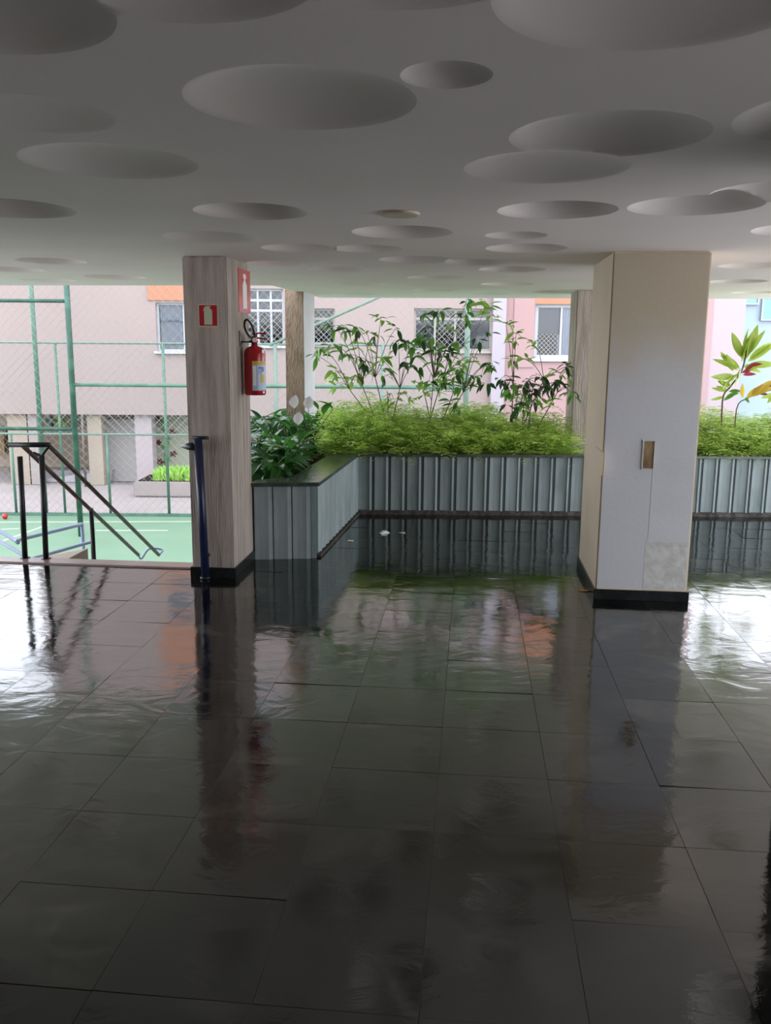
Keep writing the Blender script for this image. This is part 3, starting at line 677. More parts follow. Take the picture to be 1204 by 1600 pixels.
sil = [(-hw, -hh), (hw, -hh), (hw, hh*.35), (hw*.5, hh*.58), (hw*.3, hh*.66), (hw*.8, hh*.80), (hw*.6, hh*.97), (-hw*.2, hh*1.02), (-hw*.7, hh*.9), (-hw*.6, hh*.75), (-hw*.2, hh*.66), (-hw*.5, hh*.58), (-hw, hh*.35)]
plate('extinguisher_sign', 'tall faded red sign with white extinguisher symbol above the fire extinguisher', c, V, U, w_, h_, M['signpink'], M['signpink'], sil, M['white'], .004)

# fire extinguisher
vE = LV0+.30
bot = on_plane(400, 617, P(LU1+.10, 0), U); topz = on_plane(400, 541, P(LU1+.10, 0), U).z
cu, cv_ = LU1+.095, uv(bot)[1]; bz = bot.z; rE = .078
c = P(cu, cv_, bz)
e = empty('fire_extinguisher', c, 'red fire extinguisher hanging on the side of the rough beige column', 'fire extinguisher')
Hb = topz-bz
bm = bmesh.new(); lathe(bm, c, [(rE*.9, 0), (rE, .012), (rE, Hb-.05), (rE*.93, Hb-.028), (rE*.72, Hb-.010), (rE*.42, Hb), (.022, Hb+.004), (.022, Hb+.03)], 32)
obj('cylinder', bm, M['red'], e, smooth=True)
bm = bmesh.new(); lathe(bm, c+Vector((0, 0, Hb+.028)), [(.026, 0), (.028, .012), (.020, .03), (.016, .045)], 16)
vb = obj('valve', bm, M['red'], e, smooth=True)
hd = bmesh.new(); d = (V*.4+U).normalized()
for z_, t_ in ((.055, .05), (.085, .09)):
    a0 = c+Vector((0, 0, Hb+z_))-d*.02; a1 = c+Vector((0, 0, Hb+t_))+d*.085
    tube(hd, [a0, (a0+a1)/2+Vector((0, 0, .006)), a1], .007, 6)
obj('lever', hd, M['red'], vb)
# gauge
bm = bmesh.new(); g0 = c+Vector((0, 0, Hb+.045)); tube(bm, [g0+U*.01-V*.015, g0+U*.012-V*.042], .017, 14); obj('gauge', bm, M['white'], e)
# hose loop
hs = smoothpath([c+Vector((0, 0, Hb+.06))-V*.01, on_plane(397, 520, P(cu+.02, 0), U), on_plane(392, 506, P(cu+.01, 0), U), on_plane(386, 499.5, P(cu-.01, 0), U), on_plane(382, 503, P(cu-.03, 0), U), on_plane(382.5, 513, P(cu-.04, 0), U), on_plane(388, 524, P(cu-.045, 0), U), on_plane(396, 533, P(cu-.03, 0), U), c+Vector((0, 0, Hb-.005))-V*.04-U*.01], 6)
obj('hose', tube(bmesh.new(), hs, .008, 8), M['black'], e, smooth=True)
bm = bmesh.new(); wb = P(LU1, cv_-.02, bz+Hb+.03); tube(bm, [wb, P(cu-.02, cv_, bz+Hb+.03)], .006, 6); tube(bm, [P(LU1+.004, cv_-.07, bz+Hb), P(LU1+.004, cv_-.07, bz+Hb+.11)], .005, 6); tube(bm, [P(LU1+.004, cv_-.07, bz+Hb), P(LU1+.004, cv_, bz+Hb+.03)], .005, 6)
obj('wall_hook', bm, M['black'], e)
# wrapped label
toward = math.atan2(-c.y, -c.x)   # direction to the viewer
def wrap(a0, a1, z0, z1, r, m, nm, par, n=10):
    bm = bmesh.new(); prev = None
    for i in range(n+1):
        a = toward+a0+(a1-a0)*i/n; v1 = bm.verts.new(c+Vector((math.cos(a)*r, math.sin(a)*r, z0))); v2 = bm.verts.new(c+Vector((math.cos(a)*r, math.sin(a)*r, z1)))
        if prev: bm.faces.new((prev[0], v1, v2, prev[1]))
        prev = (v1, v2)
    return obj(nm, bm, m, par, smooth=True)
lb = wrap(-.25, 1.35, Hb*.10, Hb*.70, rE+.0012, M['labelpale'], 'label', e, 14)
wrap(-.25, 1.35, Hb*.62, Hb*.70, rE+.0018, M['labelyellow'], 'yellow_band', lb, 12)
wrap(.15, .17, Hb*.18, Hb*.62, rE+.0018, M['labelblue'], 'dividing_line', lb, 2)
wrap(.32, .36, Hb*.44, Hb*.58, rE+.0018, M['labelblue'], 'printed_letter', lb, 2)
wrap(.36, .60, Hb*.55, Hb*.58, rE+.0018, M['labelblue'], 'printed_letter', lb, 3)
wrap(.46, .50, Hb*.44, Hb*.55, rE+.0018, M['labelblue'], 'printed_letter', lb, 2)
wrap(.60, .64, Hb*.44, Hb*.58, rE+.0018, M['labelblue'], 'printed_letter', lb, 2)
wrap(.70, .90, Hb*.48, Hb*.58, rE+.0018, M['labelblue'], 'printed_letter', lb, 2)
wrap(.50, .95, Hb*.26, Hb*.42, rE+.0018, M['labelyellow'], 'yellow_diamond', lb, 6)
wrap(-.2, .1, Hb*.2, Hb*.6, rE+.0018, M['white'], 'text_block', lb, 4)
wrap(.75, 1.0, Hb*.04, Hb*.085, rE+.0018, M['white'], 'stamp', e, 4)
wrap(.75, 1.1, Hb*.80, Hb*.93, rE+.0006-.001, M['white'], 'seal_sticker', e, 4)

# navy handrail post against the left column
nb_ = bmesh.new(); base = P(LU0+.065, LV0-.05, 0); topp = fL(305, 684).z
tp = on_plane(309, 684, P(0, LV0-.05), V); bs = on_plane(321, 898, P(0, LV0-.05), V); bs.z = 0
e = empty('handrail', bs, 'navy blue handrail end standing against the front of the left column', 'handrail')
obj('post', tube(bmesh.new(), [bs, tp], .030, 14), M['navy'], e, smooth=True)
obj('cap', tube(bmesh.new(), [tp-U*.035+Vector((0, 0, .0)), tp+U*.075], .013, 10), M['black'], e, smooth=True)
obj('bracket', tube(bmesh.new(), [on_plane(318, 867, bs, V), on_plane(328, 867, bs, V)], .012, 10), M['black'], e, smooth=True)
h0 = on_plane(306, 698, tp, V); h1 = on_plane(282, 697, tp+V*.12, V)
hp = [h0, h0+(h1-h0)*.5, h0+(h1-h0)*.85, h1]
obj('rail', tube(bmesh.new(), hp, .02, 10, radii=[.030, .026, .014, .004]), M['black'], e, smooth=True)
obj('foot', tube(bmesh.new(), [bs, bs+Vector((0, 0, .02))], .04, 12), M['black'], e, smooth=True)

# ================================================================== LEFT STAIR RAILING
slope = math.tan(R(32))
yr = at_z(72, 875); pl = yr
vr = uv(yr)[1]
t2 = on_plane(65, 712, P(0, vr), V); b2 = on_plane(72, 875, P(0, vr), V); b2.z = 0
t1 = on_plane(31, 713, P(0, vr), V); b1 = on_plane(39.5, 876, P(0, vr), V); b1.z = 0
e = empty('stair_railing', b2, 'black and brown stair railing at the left of the photo, descending to the court', 'railing')
obj('post', tube(bmesh.new(), [b1, t1], .021, 12), M['black'], e, smooth=True)
obj('post', tube(bmesh.new(), [b2, t2], .021, 12), M['black'], e, smooth=True)
for b_ in (b1, b2): obj('foot', tube(bmesh.new(), [b_, b_+Vector((0, 0, .015))], .040, 14), M['black'], e, smooth=True)
A = on_plane(14, 695, P(0, vr), V); B = on_plane(78, 695, P(0, vr), V)
obj('top_bar', tube(bmesh.new(), [A, B], .020, 10), M['black'], e, smooth=True)
obj('fork', tube(bmesh.new(), smoothpath([on_plane(52, 708, P(0, vr), V), on_plane(60, 711, P(0, vr), V), t2, on_plane(70, 705, P(0, vr), V), B], 5), .013, 8), M['black'], e, smooth=True)
for (sx_, sy_, ex, ey) in ((75, 695, 248, 867), (36, 697, 216, 867)):
    s0 = on_plane(sx_, sy_, P(0, vr), V); s1 = on_plane(ex, ey, s0, U)
    obj('rail', tube(bmesh.new(), [s0, s1], .0185, 10), M['bronze'], e, smooth=True)
    if sx_ == 75: endA = s1; RA = s0
    else: endB = s1; RB = s0
print('rail ends', endA, endB, RA, RB)
mid = (endA+endB)/2
obj('end_loop', tube(bmesh.new(), smoothpath([endB, endB+V*.08-Vector((0, 0, .06)), mid+V*.02+Vector((0, 0, .06)), endA+V*.10+Vector((0, 0, .03)), endA], 5), .012, 8), M['bluepipe'], e, smooth=True)
# lower post, standing on a stair below the floor edge
t3 = on_plane(142, 794, RB, U)
b3 = Vector((t3.x, t3.y, t3.z-.88))
obj('post', tube(bmesh.new(), [b3, t3], .021, 12), M['black'], e, smooth=True)

# stairs between railing and column, down to the court
ZC = -1.9
st_e = empty('stair', P((uv(b2)[0]+LU0)/2, EDGE_V+.1, ZC), 'stair flight descending from the floor edge to the green court', 'stair')
su0, su1 = uv(b1)[0]-.25, LU0-.03
nst = 11; rise_ = -ZC/nst; run_ = rise_/slope
for k in range(1, nst):
    v0 = EDGE_V+.10+(k-1)*run_; z1 = -k*rise_
    obj('step', ubox(su0, su1, v0, v0+run_-.001, ZC, z1), M['concrete'], st_e)

# side parapet and pale blue pipe rail left of the stair
pts = [at_z(-70, 830, -.10), at_z(44, 874, -.10), at_z(137, 857, -.10), at_z(139, 877, -.10), at_z(139, 890, -.10), at_z(-70, 895, -.10)]
pa = [Vector((q.x, max(q.y, 0), 0)) for q in pts]
edge_pt = lambda p: P(uv(p)[0], max(uv(p)[1], EDGE_V+.11))
pa = [edge_pt(q) for q in pa]
pa2 = [pa[0], pa[1], pa[2], P(uv(pa[2])[0], EDGE_V+.11), P(uv(pa[0])[0], EDGE_V+.11)]
pr = bmesh.new(); prism(pr, [P(-5.2, EDGE_V+.11), P(uv(pa[2])[0], EDGE_V+.11), pa[2], pa[1], P(-5.2, uv(pa[1])[1]+.4)], -.5, -.10)
tag(obj('trim_2', pr, M['parapet']), kind='structure')
e = empty('pipe_guard', at_y(127, 850, 8.6), 'pale blue pipe guard rail bent around the landing behind the stair railing', 'railing')
zg = 8.2
up = smoothpath([at_y(-60, 792, 8.4), at_y(22, 843, 7.8), at_y(34, 842, 7.8), at_y(128, 819, 8.6)], 5)
obj('rail', tube(bmesh.new(), up, .019, 8), M['bluepipe'], e, smooth=True)
lo_ = smoothpath([at_y(-60, 810, 8.2), at_y(34, 866, 7.5), at_y(46, 873.5, 7.45), at_y(60, 870, 7.5), at_y(130, 850, 8.1), at_y(142, 847, 8.2)], 5)
obj('rail', tube(bmesh.new(), lo_, .017, 8), M['bluepipe'], e, smooth=True)
pt_ = at_y(128, 819, 8.6); obj('post', tube(bmesh.new(), [pt_, Vector((pt_.x, pt_.y, -1.25))], .019, 8), M['bluepipe'], e, smooth=True)

# ================================================================== COURT AND GROUND
tag(obj('ground', box(-40, 40, -12, 45, ZC-.4, ZC-.012), M['concrete']), kind='structure')
tag(obj('court_surface', box(-16, 6, 8.9, 18.0, ZC-.012, ZC), M['court']), kind='structure')
# pale lines painted on the court
lines = empty('court_marking', (-6, 14, ZC), 'pale lines painted on the green court', 'marking')
def strip(a, b, w_):
    d = (b-a).normalized(); n = Vector((-d.y, d.x, 0))*w_/2; return prism(bmesh.new(), [a-n, b-n, b+n, a+n], ZC, ZC+.004)
for (a, b) in (((-20, 816), (300, 815)), ((0, 847), (75, 820)), ((150, 829), (262, 829)), ((-20, 828), (30, 826))):
    obj('line', strip(at_z(*a, ZC), at_z(*b, ZC), .07), M['courtline'], lines)
p = at_z(8, 811, ZC)
tag(obj('red_ball', lathe(bmesh.new(), p, [(.015, .001), (.045, .02), (.06, .06), (.045, .10), (.015, .12)], 16), M['red'], smooth=True), 'small red object on the court at the left edge', 'ball')

# ================================================================== FENCES
YF, YN = 18.0, 16.0
def wires(x0, x1, z0, z1, Y, s, r, m, name, parent):
    """chain link as two families of diagonal wires"""
    bm = bmesh.new(); H = z1-z0; L_ = x1-x0
    for sg in (1, -1):
        k = -H
        while k < L_:
            a, b = k, k+H
            za, zb = z0, z1
            if a < 0: za = z0-a; a = 0
            if b > L_: zb = z1-(b-L_); b = L_
            if b-a > .05:
                if sg == 1: p, q = (x0+a, za), (x0+b, zb)
                else: p, q = (x1-a, za), (x1-b, zb)
                yy = Y+.002*sg
                # triangular section
                d = Vector((q[0]-p[0], 0, q[1]-p[1])).normalized(); n = Vector((-d.z, 0, d.x))*r
                A_, B_ = Vector((p[0], yy, p[1])), Vector((q[0], yy, q[1]))
                o3 = [n, -n, Vector((0, -r*1.6, 0))]
                va = [bm.verts.new(A_+o) for o in o3]; vb2 = [bm.verts.new(B_+o) for o in o3]
                for i in range(3): bm.faces.new((va[i], va[(i+1) % 3], vb2[(i+1) % 3], vb2[i]))
            k += s
    o = obj(name, bm, m, parent, normals=False); o['kind'] = 'stuff'; return o
XL = -13.0
TOPF = 5.2
def vpost(px_top, py_top, px_bot, Y, r, m, e, z_top=None, z_bot=ZC):
    a = at_y(px_top, py_top, Y); zt_ = a.z if z_top is None else z_top
    # true vertical through the mean pixel column
    x = at_y((px_top+px_bot)/2, 640, Y).x
    obj('post', tube(bmesh.new(), [(x, Y, z_bot), (x, Y, zt_)], r, 10), m, e, smooth=True); return x
def hbar(px0, px1, py, Y, r, m, e, x0=None, x1=None):
    a, b = at_y(px0, py, Y), at_y(px1, py, Y); z = at_y((px0+px1)/2, py, Y).z
    obj('rail', tube(bmesh.new(), [(a.x if x0 is None else x0, Y, z), (b.x if x1 is None else x1, Y, z)], r, 8), m, e, smooth=True); return z
e = empty('court_fence', (-4, YF, ZC), 'thin green chain link fence along the far side of the court', 'fence')
z_hi = hbar(-60, 645, 537, YF, .022, M['palegreenpipe'], e, x0=XL)
z_lo = hbar(-60, 470, 679, YF, .022, M['palegreenpipe'], e, x0=XL)
vpost(84, 536, 100, YF, .026, M['greenpipe'], e, z_hi); vpost(161, 679, 168, YF, .028, M['greenpipe'], e, z_lo); vpost(252, 540, 264, YF, .030, M['greenpipe'], e, z_hi)
vpost(430, 540, 432, YF, .04, M['palegreenpipe'], e, z_hi); vpost(597, 538, 597, YF, .035, M['palegreenpipe'], e, z_hi)
vpost(8, 679, 20, YF, .028, M['greenpipe'], e, z_lo); vpost(47, 400, 75, YF, .048, M['greenpipe'], e, TOPF)
a = at_y(421, 540, YF); b = at_y(592, 464, YF); b2_ = a+(b-a)*1.55
obj('brace', tube(bmesh.new(), [a, b2_], .030, 8), M['palegreenpipe'], e, smooth=True)
xr = at_y(740, 600, YF).x
wires(XL, xr, ZC, z_hi, YF, .17, .0026, M['wire'], 'chain_link', e)
obj('base_rail', box(XL, at_y(430, 800, YF).x, YF-.04, YF+.04, ZC, ZC+.06), M['greenpipe'], e)
e = empty('court_fence', (-4, YN, ZC), 'taller near green chain link fence with thick posts in front of the court', 'fence')
xt = vpost(104, 449, 126, YN, .052, M['darkgreenpipe'], e, TOPF)
xm = vpost(731, 450, 723, YN, .052, M['palegreenpipe'], e, TOPF)
hbar(0, 104, 470, YN, .032, M['darkgreenpipe'], e, x0=XL, x1=xt)
hbar(0, 117, 670, YN, .034, M['darkgreenpipe'], e, x0=XL, x1=xt)
hbar(118, 720, 603.5, YN, .034, M['greenpipe'], e, x0=xt, x1=xm)
wires(XL, xm, .0, TOPF, YN, .165, .0026, M['wire'], 'chain_link', e)
obj('rail', tube(bmesh.new(), [(XL, YN, TOPF), (xm, YN, TOPF)], .034, 8), M['greenpipe'], e, smooth=True)

# ================================================================== OPPOSITE BUILDING
YB = 22.0
def X(px, Y=YB): return at_y(px, 560, Y).x
def Z(py, Y=YB, px=560): return at_y(px, py, Y).z
def facade(name, x0, x1, z0, z1, Y, th, holes, m):
    xs = sorted(set([x0, x1]+[h[0] for h in holes]+[h[1] for h in holes])); zs = sorted(set([z0, z1]+[h[2] for h in holes]+[h[3] for h in holes]))
    xs = [x for x in xs if x0 <= x <= x1]; zs = [z for z in zs if z0 <= z <= z1]; bm = bmesh.new()
    for a, b in zip(xs, xs[1:]):
        run = None
        for c_, d_ in zip(zs, zs[1:]):
            cx_, cz_ = (a+b)/2, (c_+d_)/2; inside = any(h[0] < cx_ < h[1] and h[2] < cz_ < h[3] for h in holes)
            if not inside:
                if run and abs(run[1]-c_) < 1e-6: run[1] = d_
                else:
                    if run: box(a, b, Y, Y+th, run[0], run[1], bm)
                    run = [c_, d_]
            elif run: box(a, b, Y, Y+th, run[0], run[1], bm); run = None
        if run: box(a, b, Y, Y+th, run[0], run[1], bm)
    bmesh.ops.remove_doubles(bm, verts=bm.verts, dist=1e-5)
    o = obj(name, bm, m); tag(o, kind='structure'); return o
ZO = Z(651)              # underside of the overhanging storey
ZTOP = 10.5
ST = 2.85
holes = []; wins = []
def win(px0, px1, py0, py1, style, levels=3, spandrel=False):
    x0, x1 = X(px0), X(px1); z0, z1 = Z(py1, px=(px0+px1)/2), Z(py0, px=(px0+px1)/2)
    for l in range(levels):
        holes.append((x0, x1, z0+ST*l, z1+ST*l)); wins.append((x0, x1, z0+ST*l, z1+ST*l, style, l))
win(246, 316, 473, 549, 'curtain'); win(384, 444, 451, 540, 'grid'); win(488, 523, 482, 538, 'barred'); win(646, 767, 482, 548, 'wide'); win(833, 925, 474, 561, 'white')
XJ = X(785)
main_l = [h for h in holes if h[1] < XJ]; main_r = [h for h in holes if h[0] > XJ]
facade('wall_front', X(38), XJ, ZO, ZTOP, YB, .35, main_l, M['facade'])
facade('wall_low_left', X(-160), X(38), ZO, 4.1, YB, .35, [], M['facade'])
facade('wall_pink', XJ, X(1108), ZO-.4, ZTOP, YB-.02, .35, main_r, M['facade_pink'])
tag(obj('wall_pale_right', box(X(1108), X(1158), YB, YB+.35, ZC, 3.6), M['facade_white']), kind='structure')
tag(obj('wall_low_pink', box(XJ, X(1158), YB+.1, YB+.35, ZC, ZO-.4), M['facade_pink']), kind='structure')
tag(obj('trim_3', box(X(767), X(787), YB-.18, YB, ZC, ZTOP), M['facade_lav']), kind='structure')
tag(obj('trim_4', box(X(800), X(833)-.02, YB-.05, YB, 1.2, ZTOP), M['facade_pink']), kind='structure')
# soffit and mass behind the facade
tag(obj('roof_slab', box(X(38), X(1108), YB+.35, YB+9, ZTOP-.2, ZTOP), M['facade']), kind='structure')
tag(obj('soffit', box(X(-160), XJ, YB+.35, YB+5.5, ZO, ZO+.15), M['facade']), kind='structure')
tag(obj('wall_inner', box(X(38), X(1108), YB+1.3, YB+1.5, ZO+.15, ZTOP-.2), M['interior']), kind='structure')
# orange spandrels between the stacked windows
for (pa_, pb_, zt0, zt1, nl) in ((235, 330, Z(473), None, 3), (831, 930, Z(474), None, 3)):
    for l in range(nl):
        z0 = zt0+ST*l+.02; z1 = z0+(ST-(Z(473)-Z(549)))-.1
        o = box(X(pa_), X(pb_), YB-.035, YB+.0, z0, min(z1, ZTOP)); o = obj('spandrel', o, M['orange'])
        tag(o, None, None); o['kind'] = 'structure'; o.name = 'trim_5'
# windows
wn = 0
def diamond(bmx, x0, x1, z0, z1, Y, s, r):
    W_, H = x1-x0, z1-z0
    for sg in (1, -1):
        k = -H
        while k < W_:
            a, b = max(k, 0), min(k+H, W_); za, zb = z0+(a-k), z0+(b-k)
            if b-a > .02:
                p, q = ((x0+a, za), (x0+b, zb)) if sg == 1 else ((x1-a, za), (x1-b, zb))
                d = Vector((q[0]-p[0], 0, q[1]-p[1])).normalized(); n = Vector((-d.z, 0, d.x))*r
                A_, B_ = Vector((p[0], Y, p[1])), Vector((q[0], Y, q[1])); o3 = [n, -n, Vector((0, -r, 0))]
                va = [bmx.verts.new(A_+o) for o in o3]; vb2 = [bmx.verts.new(B_+o) for o in o3]
                for i in range(3): bmx.faces.new((va[i], va[(i+1) % 3], vb2[(i+1) % 3], vb2[i]))
            k += s
for (x0, x1, z0, z1, style, l) in wins:
    wn += 1
    Yw = YB+.10; c = Vector(((x0+x1)/2, Yw, z0)); e = empty('window_%d' % wn, c); e['kind'] = 'structure'
    fm = M['winframe_beige'] if style in ('wide', 'barred') else M['winframe']; t = .05 if style != 'white' else .10
    fb = bmesh.new(); box(x0, x0+t, Yw, Yw+.08, z0, z1, fb); box(x1-t, x1, Yw, Yw+.08, z0, z1, fb); box(x0+t, x1-t, Yw, Yw+.08, z0, z0+t, fb); box(x0+t, x1-t, Yw, Yw+.08, z1-t, z1, fb)
    obj('window_frame', fb, fm, e)
    obj('sill', box(x0-.06, x1+.06, YB-.09, YB+.10, z0-.06, z0-.001), fm if style != 'white' else M['winframe'], e)
    W_ = x1-x0; H = z1-z0; mul = bmesh.new(); cuts = []
    if style == 'curtain': cuts = [.60]; trans_ = []
    elif style == 'grid': cuts = [.32, .66]; trans_ = [.62, .80]
    elif style == 'barred': cuts = []; trans_ = [.72]
    elif style == 'wide': cuts = [.27, .53, .68]; trans_ = [.76]
    else: cuts = [.46]; trans_ = []
    for cc in cuts: box(x0+W_*cc-.025, x0+W_*cc+.025, Yw+.005, Yw+.06, z0+t, z1-t, mul)
    for cc in trans_:
        xs_ = [x0+t]+[v for cc2 in cuts for v in (x0+W_*cc2-.025, x0+W_*cc2+.025)]+[x1-t]
        for i in range(0, len(xs_), 2): box(xs_[i], xs_[i+1], Yw+.01, Yw+.05, z0+H*cc-.03, z0+H*cc+.03, mul)
    if cuts or trans_: obj('glazing_bar', mul, fm, e)
    obj('pane', box(x0+t, x1-t, Yw+.065, Yw+.07, z0+t, z1-t), M['glass'], e)
    if style in ('curtain', 'white'):
        cb_ = bmesh.new(); n = 60; a0 = x0+.02 if style == 'curtain' else x0+W_*.42; prev = None
        for i in range(n+1):
            xx = a0+(x1-.02-a0)*i/n; yy = Yw+.12+.03*math.sin(i*1.15)
            v1, v2 = cb_.verts.new((xx, yy, z0-.02)), cb_.verts.new((xx, yy, z1+.02))
            if prev: cb_.faces.new((prev[0], v1, v2, prev[1]))
            prev = (v1, v2)
        obj('curtain', cb_, M['curtain_grey'] if style == 'curtain' else M['curtain'], e, smooth=True, normals=False)
    nb3 = bmesh.new()
    bl_ = []
    if style == 'white': diamond(nb3, x0+t, x0+W_*.44, z0+t, z0+H*.45, Yw-.01, .11, .0055); bl_ = [(x0+t, x0+W_*.44, z0+H*.45, z1-t)]
    elif style == 'curtain': diamond(nb3, x0+t, x1-t, z0+t, z1-t, Yw-.01, .3, .0012)
    elif style == 'wide': diamond(nb3, x0+W_*.27, x0+W_*.66, z0+t, z1-t, Yw-.01, .135, .0042); bl_ = [(x0+t, x0+W_*.26, z0+t, z1-t), (x0+W_*.70, x1-t, z0+t, z1-t)]
    elif style == 'grid': diamond(nb3, x0+t, x1-t, z0+t, z0+H*.62, Yw-.01, .15, .0045); bl_ = [(x0+t, x1-t, z0+H*.66, z1-t)]
    else: diamond(nb3, x0+t, x1-t, z0+t, z1-t, Yw-.01, .135, .0042)
    for (q0, q1, q2, q3) in bl_: obj('blind', box(q0, q1, Yw+.10, Yw+.11, q2, q3), M['blind'], e)
    o = obj('safety_net', nb3, M['net'], e, normals=False); o['kind'] = 'stuff'

# pale blue neighbour at the far right
xb0, xb1 = at_y(1157, 560, 24).x, at_y(1330, 560, 24).x
tag(obj('wall_blue', box(xb0, xb1, 24, 27, ZC, 4.4), M['facade_blue']), kind='structure')
for k, (a, b, y0, y1) in enumerate(((1158, 1184, 458, 476), (1187, 1222, 464, 501))):
    c = at_y((a+b)/2, y1, 23.95); e = empty('window_%d' % (wn+1+k), c); e['kind'] = 'structure'
    x0, x1, z0, z1 = at_y(a, y1, 23.95).x, at_y(b, y1, 23.95).x, at_y(a, y1, 23.95).z, at_y(a, y0, 23.95).z
    fb = bmesh.new(); t = .04
    box(x0, x0+t, 23.9, 24, z0, z1, fb); box(x1-t, x1, 23.9, 24, z0, z1, fb); box(x0+t, x1-t, 23.9, 24, z0, z0+t, fb); box(x0+t, x1-t, 23.9, 24, z1-t, z1, fb)
    obj('window_frame', fb, M['winframe'], e); obj('pane', box(x0+t, x1-t, 23.93, 23.97, z0+t, z1-t), mat('blue_reflecting_glass', (.12, .34, .48, 1), .15, .8), e)

# ---- open ground storey under the building
tag(obj('wall_back', box(X(-160), XJ, 25.4, 25.7, ZC, ZO+.1), M['beige']), kind='structure')
def ybox(px0, px1, py0, py1, Y, th, bm=None):
    return box(at_y(px0, 700, Y).x, at_y(px1, 700, Y).x, Y, Y+th, max(ZC, at_y(px0, py1, Y).z), at_y(px0, py0, Y).z, bm)
def piloti(px0, px1, m, label, Y=22.15, th=.4):
    o = box(at_y(px0, 700, Y).x, at_y(px1, 700, Y).x, Y, Y+th, ZC, ZO); o = obj('pillar', o, m); tag(o, label, 'pillar')
piloti(212, 238, M['facade_white'], 'pale square pillar under the opposite building beside the flower mural')
piloti(138, 160, M['beige'], 'pale pillar under the opposite building left of the grey doorway')
piloti(14, 44, M['beige'], 'beige pillar under the opposite building at the left edge')
piloti(46, 60, M['concrete'], 'narrow pale pillar beside the beige pillar under the building')
o = obj('door_1', ybox(164, 212, 655, 790, 22.8, .15), M['greydoor']); tag(o, kind='structure')
tag(obj('wall_side', ybox(60, 164, 735, 800, 23.2, .3), M['greyramp']), kind='structure')
bm = bmesh.new(); yy = 22.58
pts3 = [at_y(40, 790, yy), at_y(175, 790, yy), at_y(175, 735, yy)]
for q in pts3[:2]: q.z = ZC
f = [bm.verts.new(q) for q in pts3]; g_ = [bm.verts.new(q+Vector((0, .5, 0))) for q in pts3]
bm.faces.new(f); bm.faces.new(g_[::-1])
for i in range(3): bm.faces.new((f[i], g_[i], g_[(i+1) % 3], f[(i+1) % 3]))
tag(obj('access_ramp', bm, M['greyramp']), 'grey concrete ramp rising under the opposite building', 'ramp')
dp = at_y(136, 790, 21.9)
tag(obj('dark_pole', tube(bmesh.new(), [(dp.x, 21.9, ZC), (dp.x, 21.9, ZO)], .035, 8), M['bronze'], smooth=True), 'thin dark brown pole in front of the opposite ground floor', 'pole')
bm = ybox(74, 83, 652, 666, 25.2, .15); tag(obj('green_cabinet', bm, M['darkgreenpipe']), 'small dark green box high on the beige wall under the building', 'box')
bm = ybox(-20, 7, 672, 708, 24.9, .4); tag(obj('brown_cabinet', bm, M['wood']), 'brown cabinet against the beige wall at the left edge', 'cabinet')
# flower mural board
ym = 22.9
x0, x1, z0, z1 = at_y(240, 700, ym).x, at_y(345, 700, ym).x, max(ZC, at_y(240, 760, ym).z), ZO
e = empty('flower_mural', ((x0+x1)/2, ym, z0), 'pale green board painted with dark red flowers beside the pale pillar', 'mural')
obj('board', box(x0, x1, ym, ym+.06, z0, z1), M['mural'], e)
fl_ = [(246, 656), (270, 675), (247, 691), (271, 709), (250, 722)]
sb = bmesh.new(); tube(sb, smoothpath([at_y(260, 745, ym-.01), at_y(258, 715, ym-.01), at_y(263, 690, ym-.01), at_y(256, 670, ym-.01), at_y(252, 655, ym-.01)], 5), .025, 6)
for q in fl_: tube(sb, [at_y(259, q[1]+8, ym-.01), at_y(q[0], q[1]+2, ym-.01)], .014, 5)
obj('painted_stem', sb, M['stemgreen'], e)
for px, py in fl_:
    q = at_y(px, py, ym-.02); bm = bmesh.new(); vs_ = []
    for i in range(20):
        a = 2*math.pi*i/20; r_ = .085+.03*math.cos(5*a); vs_.append((q.x+r_*math.cos(a), q.z+r_*.8*math.sin(a)))
    f = [bm.verts.new((x, ym-.022, z)) for x, z in vs_]; g_ = [bm.verts.new((x, ym-.002, z)) for x, z in vs_]
    bm.faces.new(f); bm.faces.new(g_[::-1])
    for i in range(20): bm.faces.new((f[i], g_[i], g_[(i+1) % 20], f[(i+1) % 20]))
    obj('flower', bm, M['flower'], e)
    lf = leaf_mesh('painted_leaf', .16, .06, M['stemgreen'], .1, .1, 4); place_leaf(lf, e, (q.x+(.08 if px < 258 else -.2), ym-.03, q.z-.12), (1, 0, -.5), 1.5, 1, 'painted_leaf')
# timber lattice seen between column and tan column
ym = 22.9; e = empty('timber_lattice', at_y(425, 690, ym), 'tan lattice screen seen between the two left columns', 'lattice'); e.location.z = ZC
lb2 = bmesh.new(); diamond(lb2, at_y(403, 700, ym).x, at_y(470, 700, ym).x, ZC, ZO-.05, ym, .16, .018); o = obj('lattice_bars', lb2, M['wood'], e, normals=False)
obj('backing_board', box(at_y(403, 700, ym).x, at_y(470, 700, ym).x, ym+.05, ym+.09, ZC, ZO-.02), M['beige'], e)
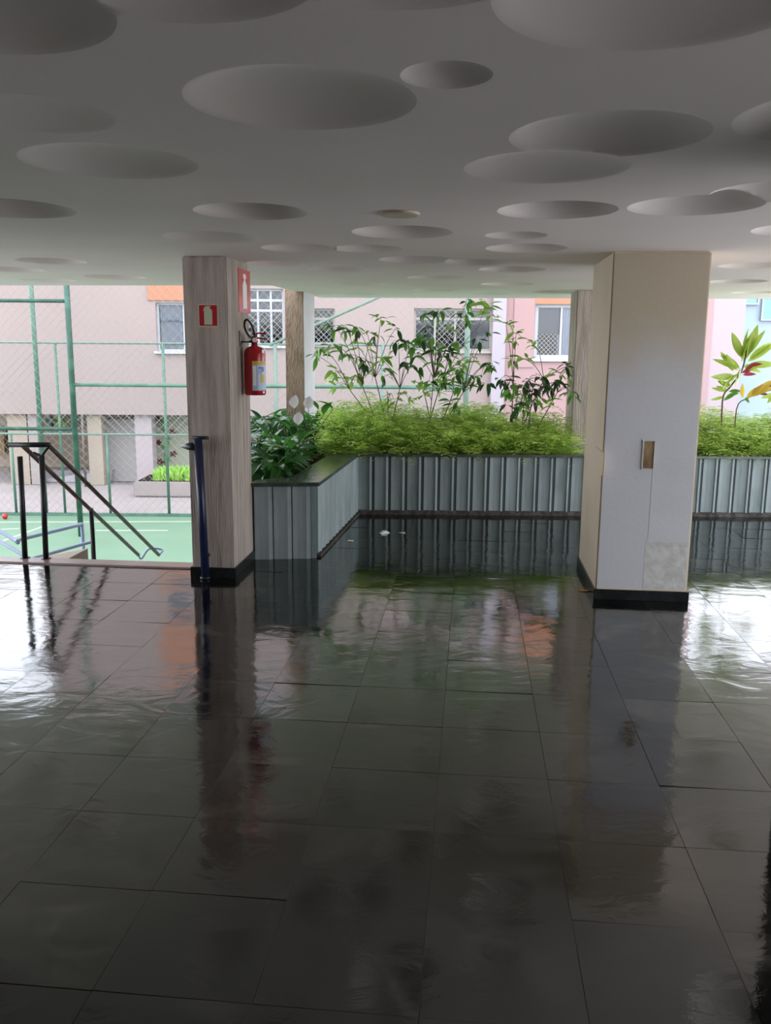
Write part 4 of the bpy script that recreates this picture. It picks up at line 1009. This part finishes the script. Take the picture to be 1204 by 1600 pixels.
# raised bed with plants
yp = 20.4
x0, x1 = at_y(205, 700, yp).x, at_y(345, 700, yp).x; zt_ = at_y(250, 752, yp).z
e = empty('raised_bed', ((x0+x1)/2, yp, ZC), 'low pale concrete raised bed in front of the flower mural', 'planter')
bm = box(x0, x1, yp, yp+1.2, ZC, zt_-.02); bmesh.ops.bevel(bm, geom=bm.edges[:], offset=.03, segments=2, affect='EDGES'); obj('kerb_wall', bm, M['concrete'], e)
obj('bed_soil', box(x0+.1, x1-.1, yp+.1, yp+1.1, zt_-.03, zt_+.0), M['soil'], e)
bm = bmesh.new(); rnd = random.Random(5)
for i in range(1500):
    b = Vector((rnd.uniform(x0+.45, x1), yp+rnd.uniform(.1, 1.0), zt_)); h = rnd.uniform(.10, .30); a = rnd.uniform(0, 6.28); t = Vector((math.cos(a), math.sin(a), 0))*rnd.uniform(.03, .13); s = Vector((-t.y, t.x, 0)).normalized()*.022
    bm.faces.new([bm.verts.new(b-s), bm.verts.new(b+s), bm.verts.new(b+t*.6+s+Vector((0, 0, h*.7))), bm.verts.new(b+t+Vector((0, 0, h))), bm.verts.new(b+t*.6-s+Vector((0, 0, h*.7)))])
tag(obj('bed_foliage', bm, M['leaf_light'], normals=False), 'bright green leafy ground cover growing in the raised bed by the mural', 'foliage', None, 'stuff')
def bush(px0, px1, py0, py1, Y, n, m, label, name='bush'):
    bm = bmesh.new(); rnd = random.Random(px0)
    for i in range(n):
        q = at_y(rnd.uniform(px0, px1), rnd.uniform(py0, py1), Y+rnd.uniform(0, .4)); d = Vector((rnd.gauss(0, 1), rnd.gauss(0, 1), rnd.gauss(0, 1))).normalized()*.10; s = d.cross(Vector((0, 0, 1))).normalized()*.03
        bm.faces.new([bm.verts.new(q), bm.verts.new(q+d*.5+s), bm.verts.new(q+d), bm.verts.new(q+d*.5-s)])
    tag(obj(name, bm, m, normals=False), label, 'foliage', None, 'stuff')
bush(85, 104, 650, 666, 24.6, 160, M['leaf_light'], 'small bright green hanging foliage beside the dark green box')
bush(128, 158, 648, 660, 24.6, 110, M['leaf_light'], 'thin strip of green foliage above the dark brown pole')

# ================================================================== LITTER AND A FLOOR GLINT
def flake(name, px, py, pts, m, label, cat, h=.004, rot=0):
    p = at_z(px, py, .002); bm = bmesh.new(); c, s = math.cos(rot), math.sin(rot)
    q = [(p.x+x*c-y*s, p.y+x*s+y*c) for x, y in pts]
    lo = [bm.verts.new((a, b, .0015)) for a, b in q]; hi = [bm.verts.new((a, b, .0015+h*(1+.8*math.sin(i*2.1)))) for i, (a, b) in enumerate(q)]
    cc = bm.verts.new((p.x, p.y, .0015+h*1.6)); k = len(q)
    bm.faces.new(lo[::-1])
    for i in range(k): bm.faces.new((lo[i], lo[(i+1) % k], hi[(i+1) % k], hi[i])); bm.faces.new((hi[i], hi[(i+1) % k], cc))
    tag(obj(name, bm, m), label, cat)
flake('paper_wrapper', 600, 833, [(-.048, -.035), (.0, -.03), (.05, -.01), (.05, .05), (.01, .045), (-.045, .015)], M['white'], 'crumpled white wrapper on the dark floor near the back planter', 'litter', .010, .5)
flake('paper_scrap_and_glint', 627, 833, [(-.03, .03), (.035, .035), (.03, -.035), (.005, -.015)], M['patch'], 'flat grey paper scrap on the floor right of the white wrapper', 'litter', .002)
flake('fallen_leaf', 912, 923, [(-.04, 0), (-.02, .022), (.015, .025), (.045, .004), (.015, -.022), (-.02, -.02)], M['orange_leaf'], 'orange fallen leaf on the floor left of the cream column', 'leaf', .003)
flake('paper_scrap_and_glint', 547, 845, [(-.03, -.02), (.02, -.03), (.03, .02), (-.01, .03)], M['white'], 'small white flake standing for a floor glint by the left planter', 'litter', .003)  # glint on the floor drawn as a white flake
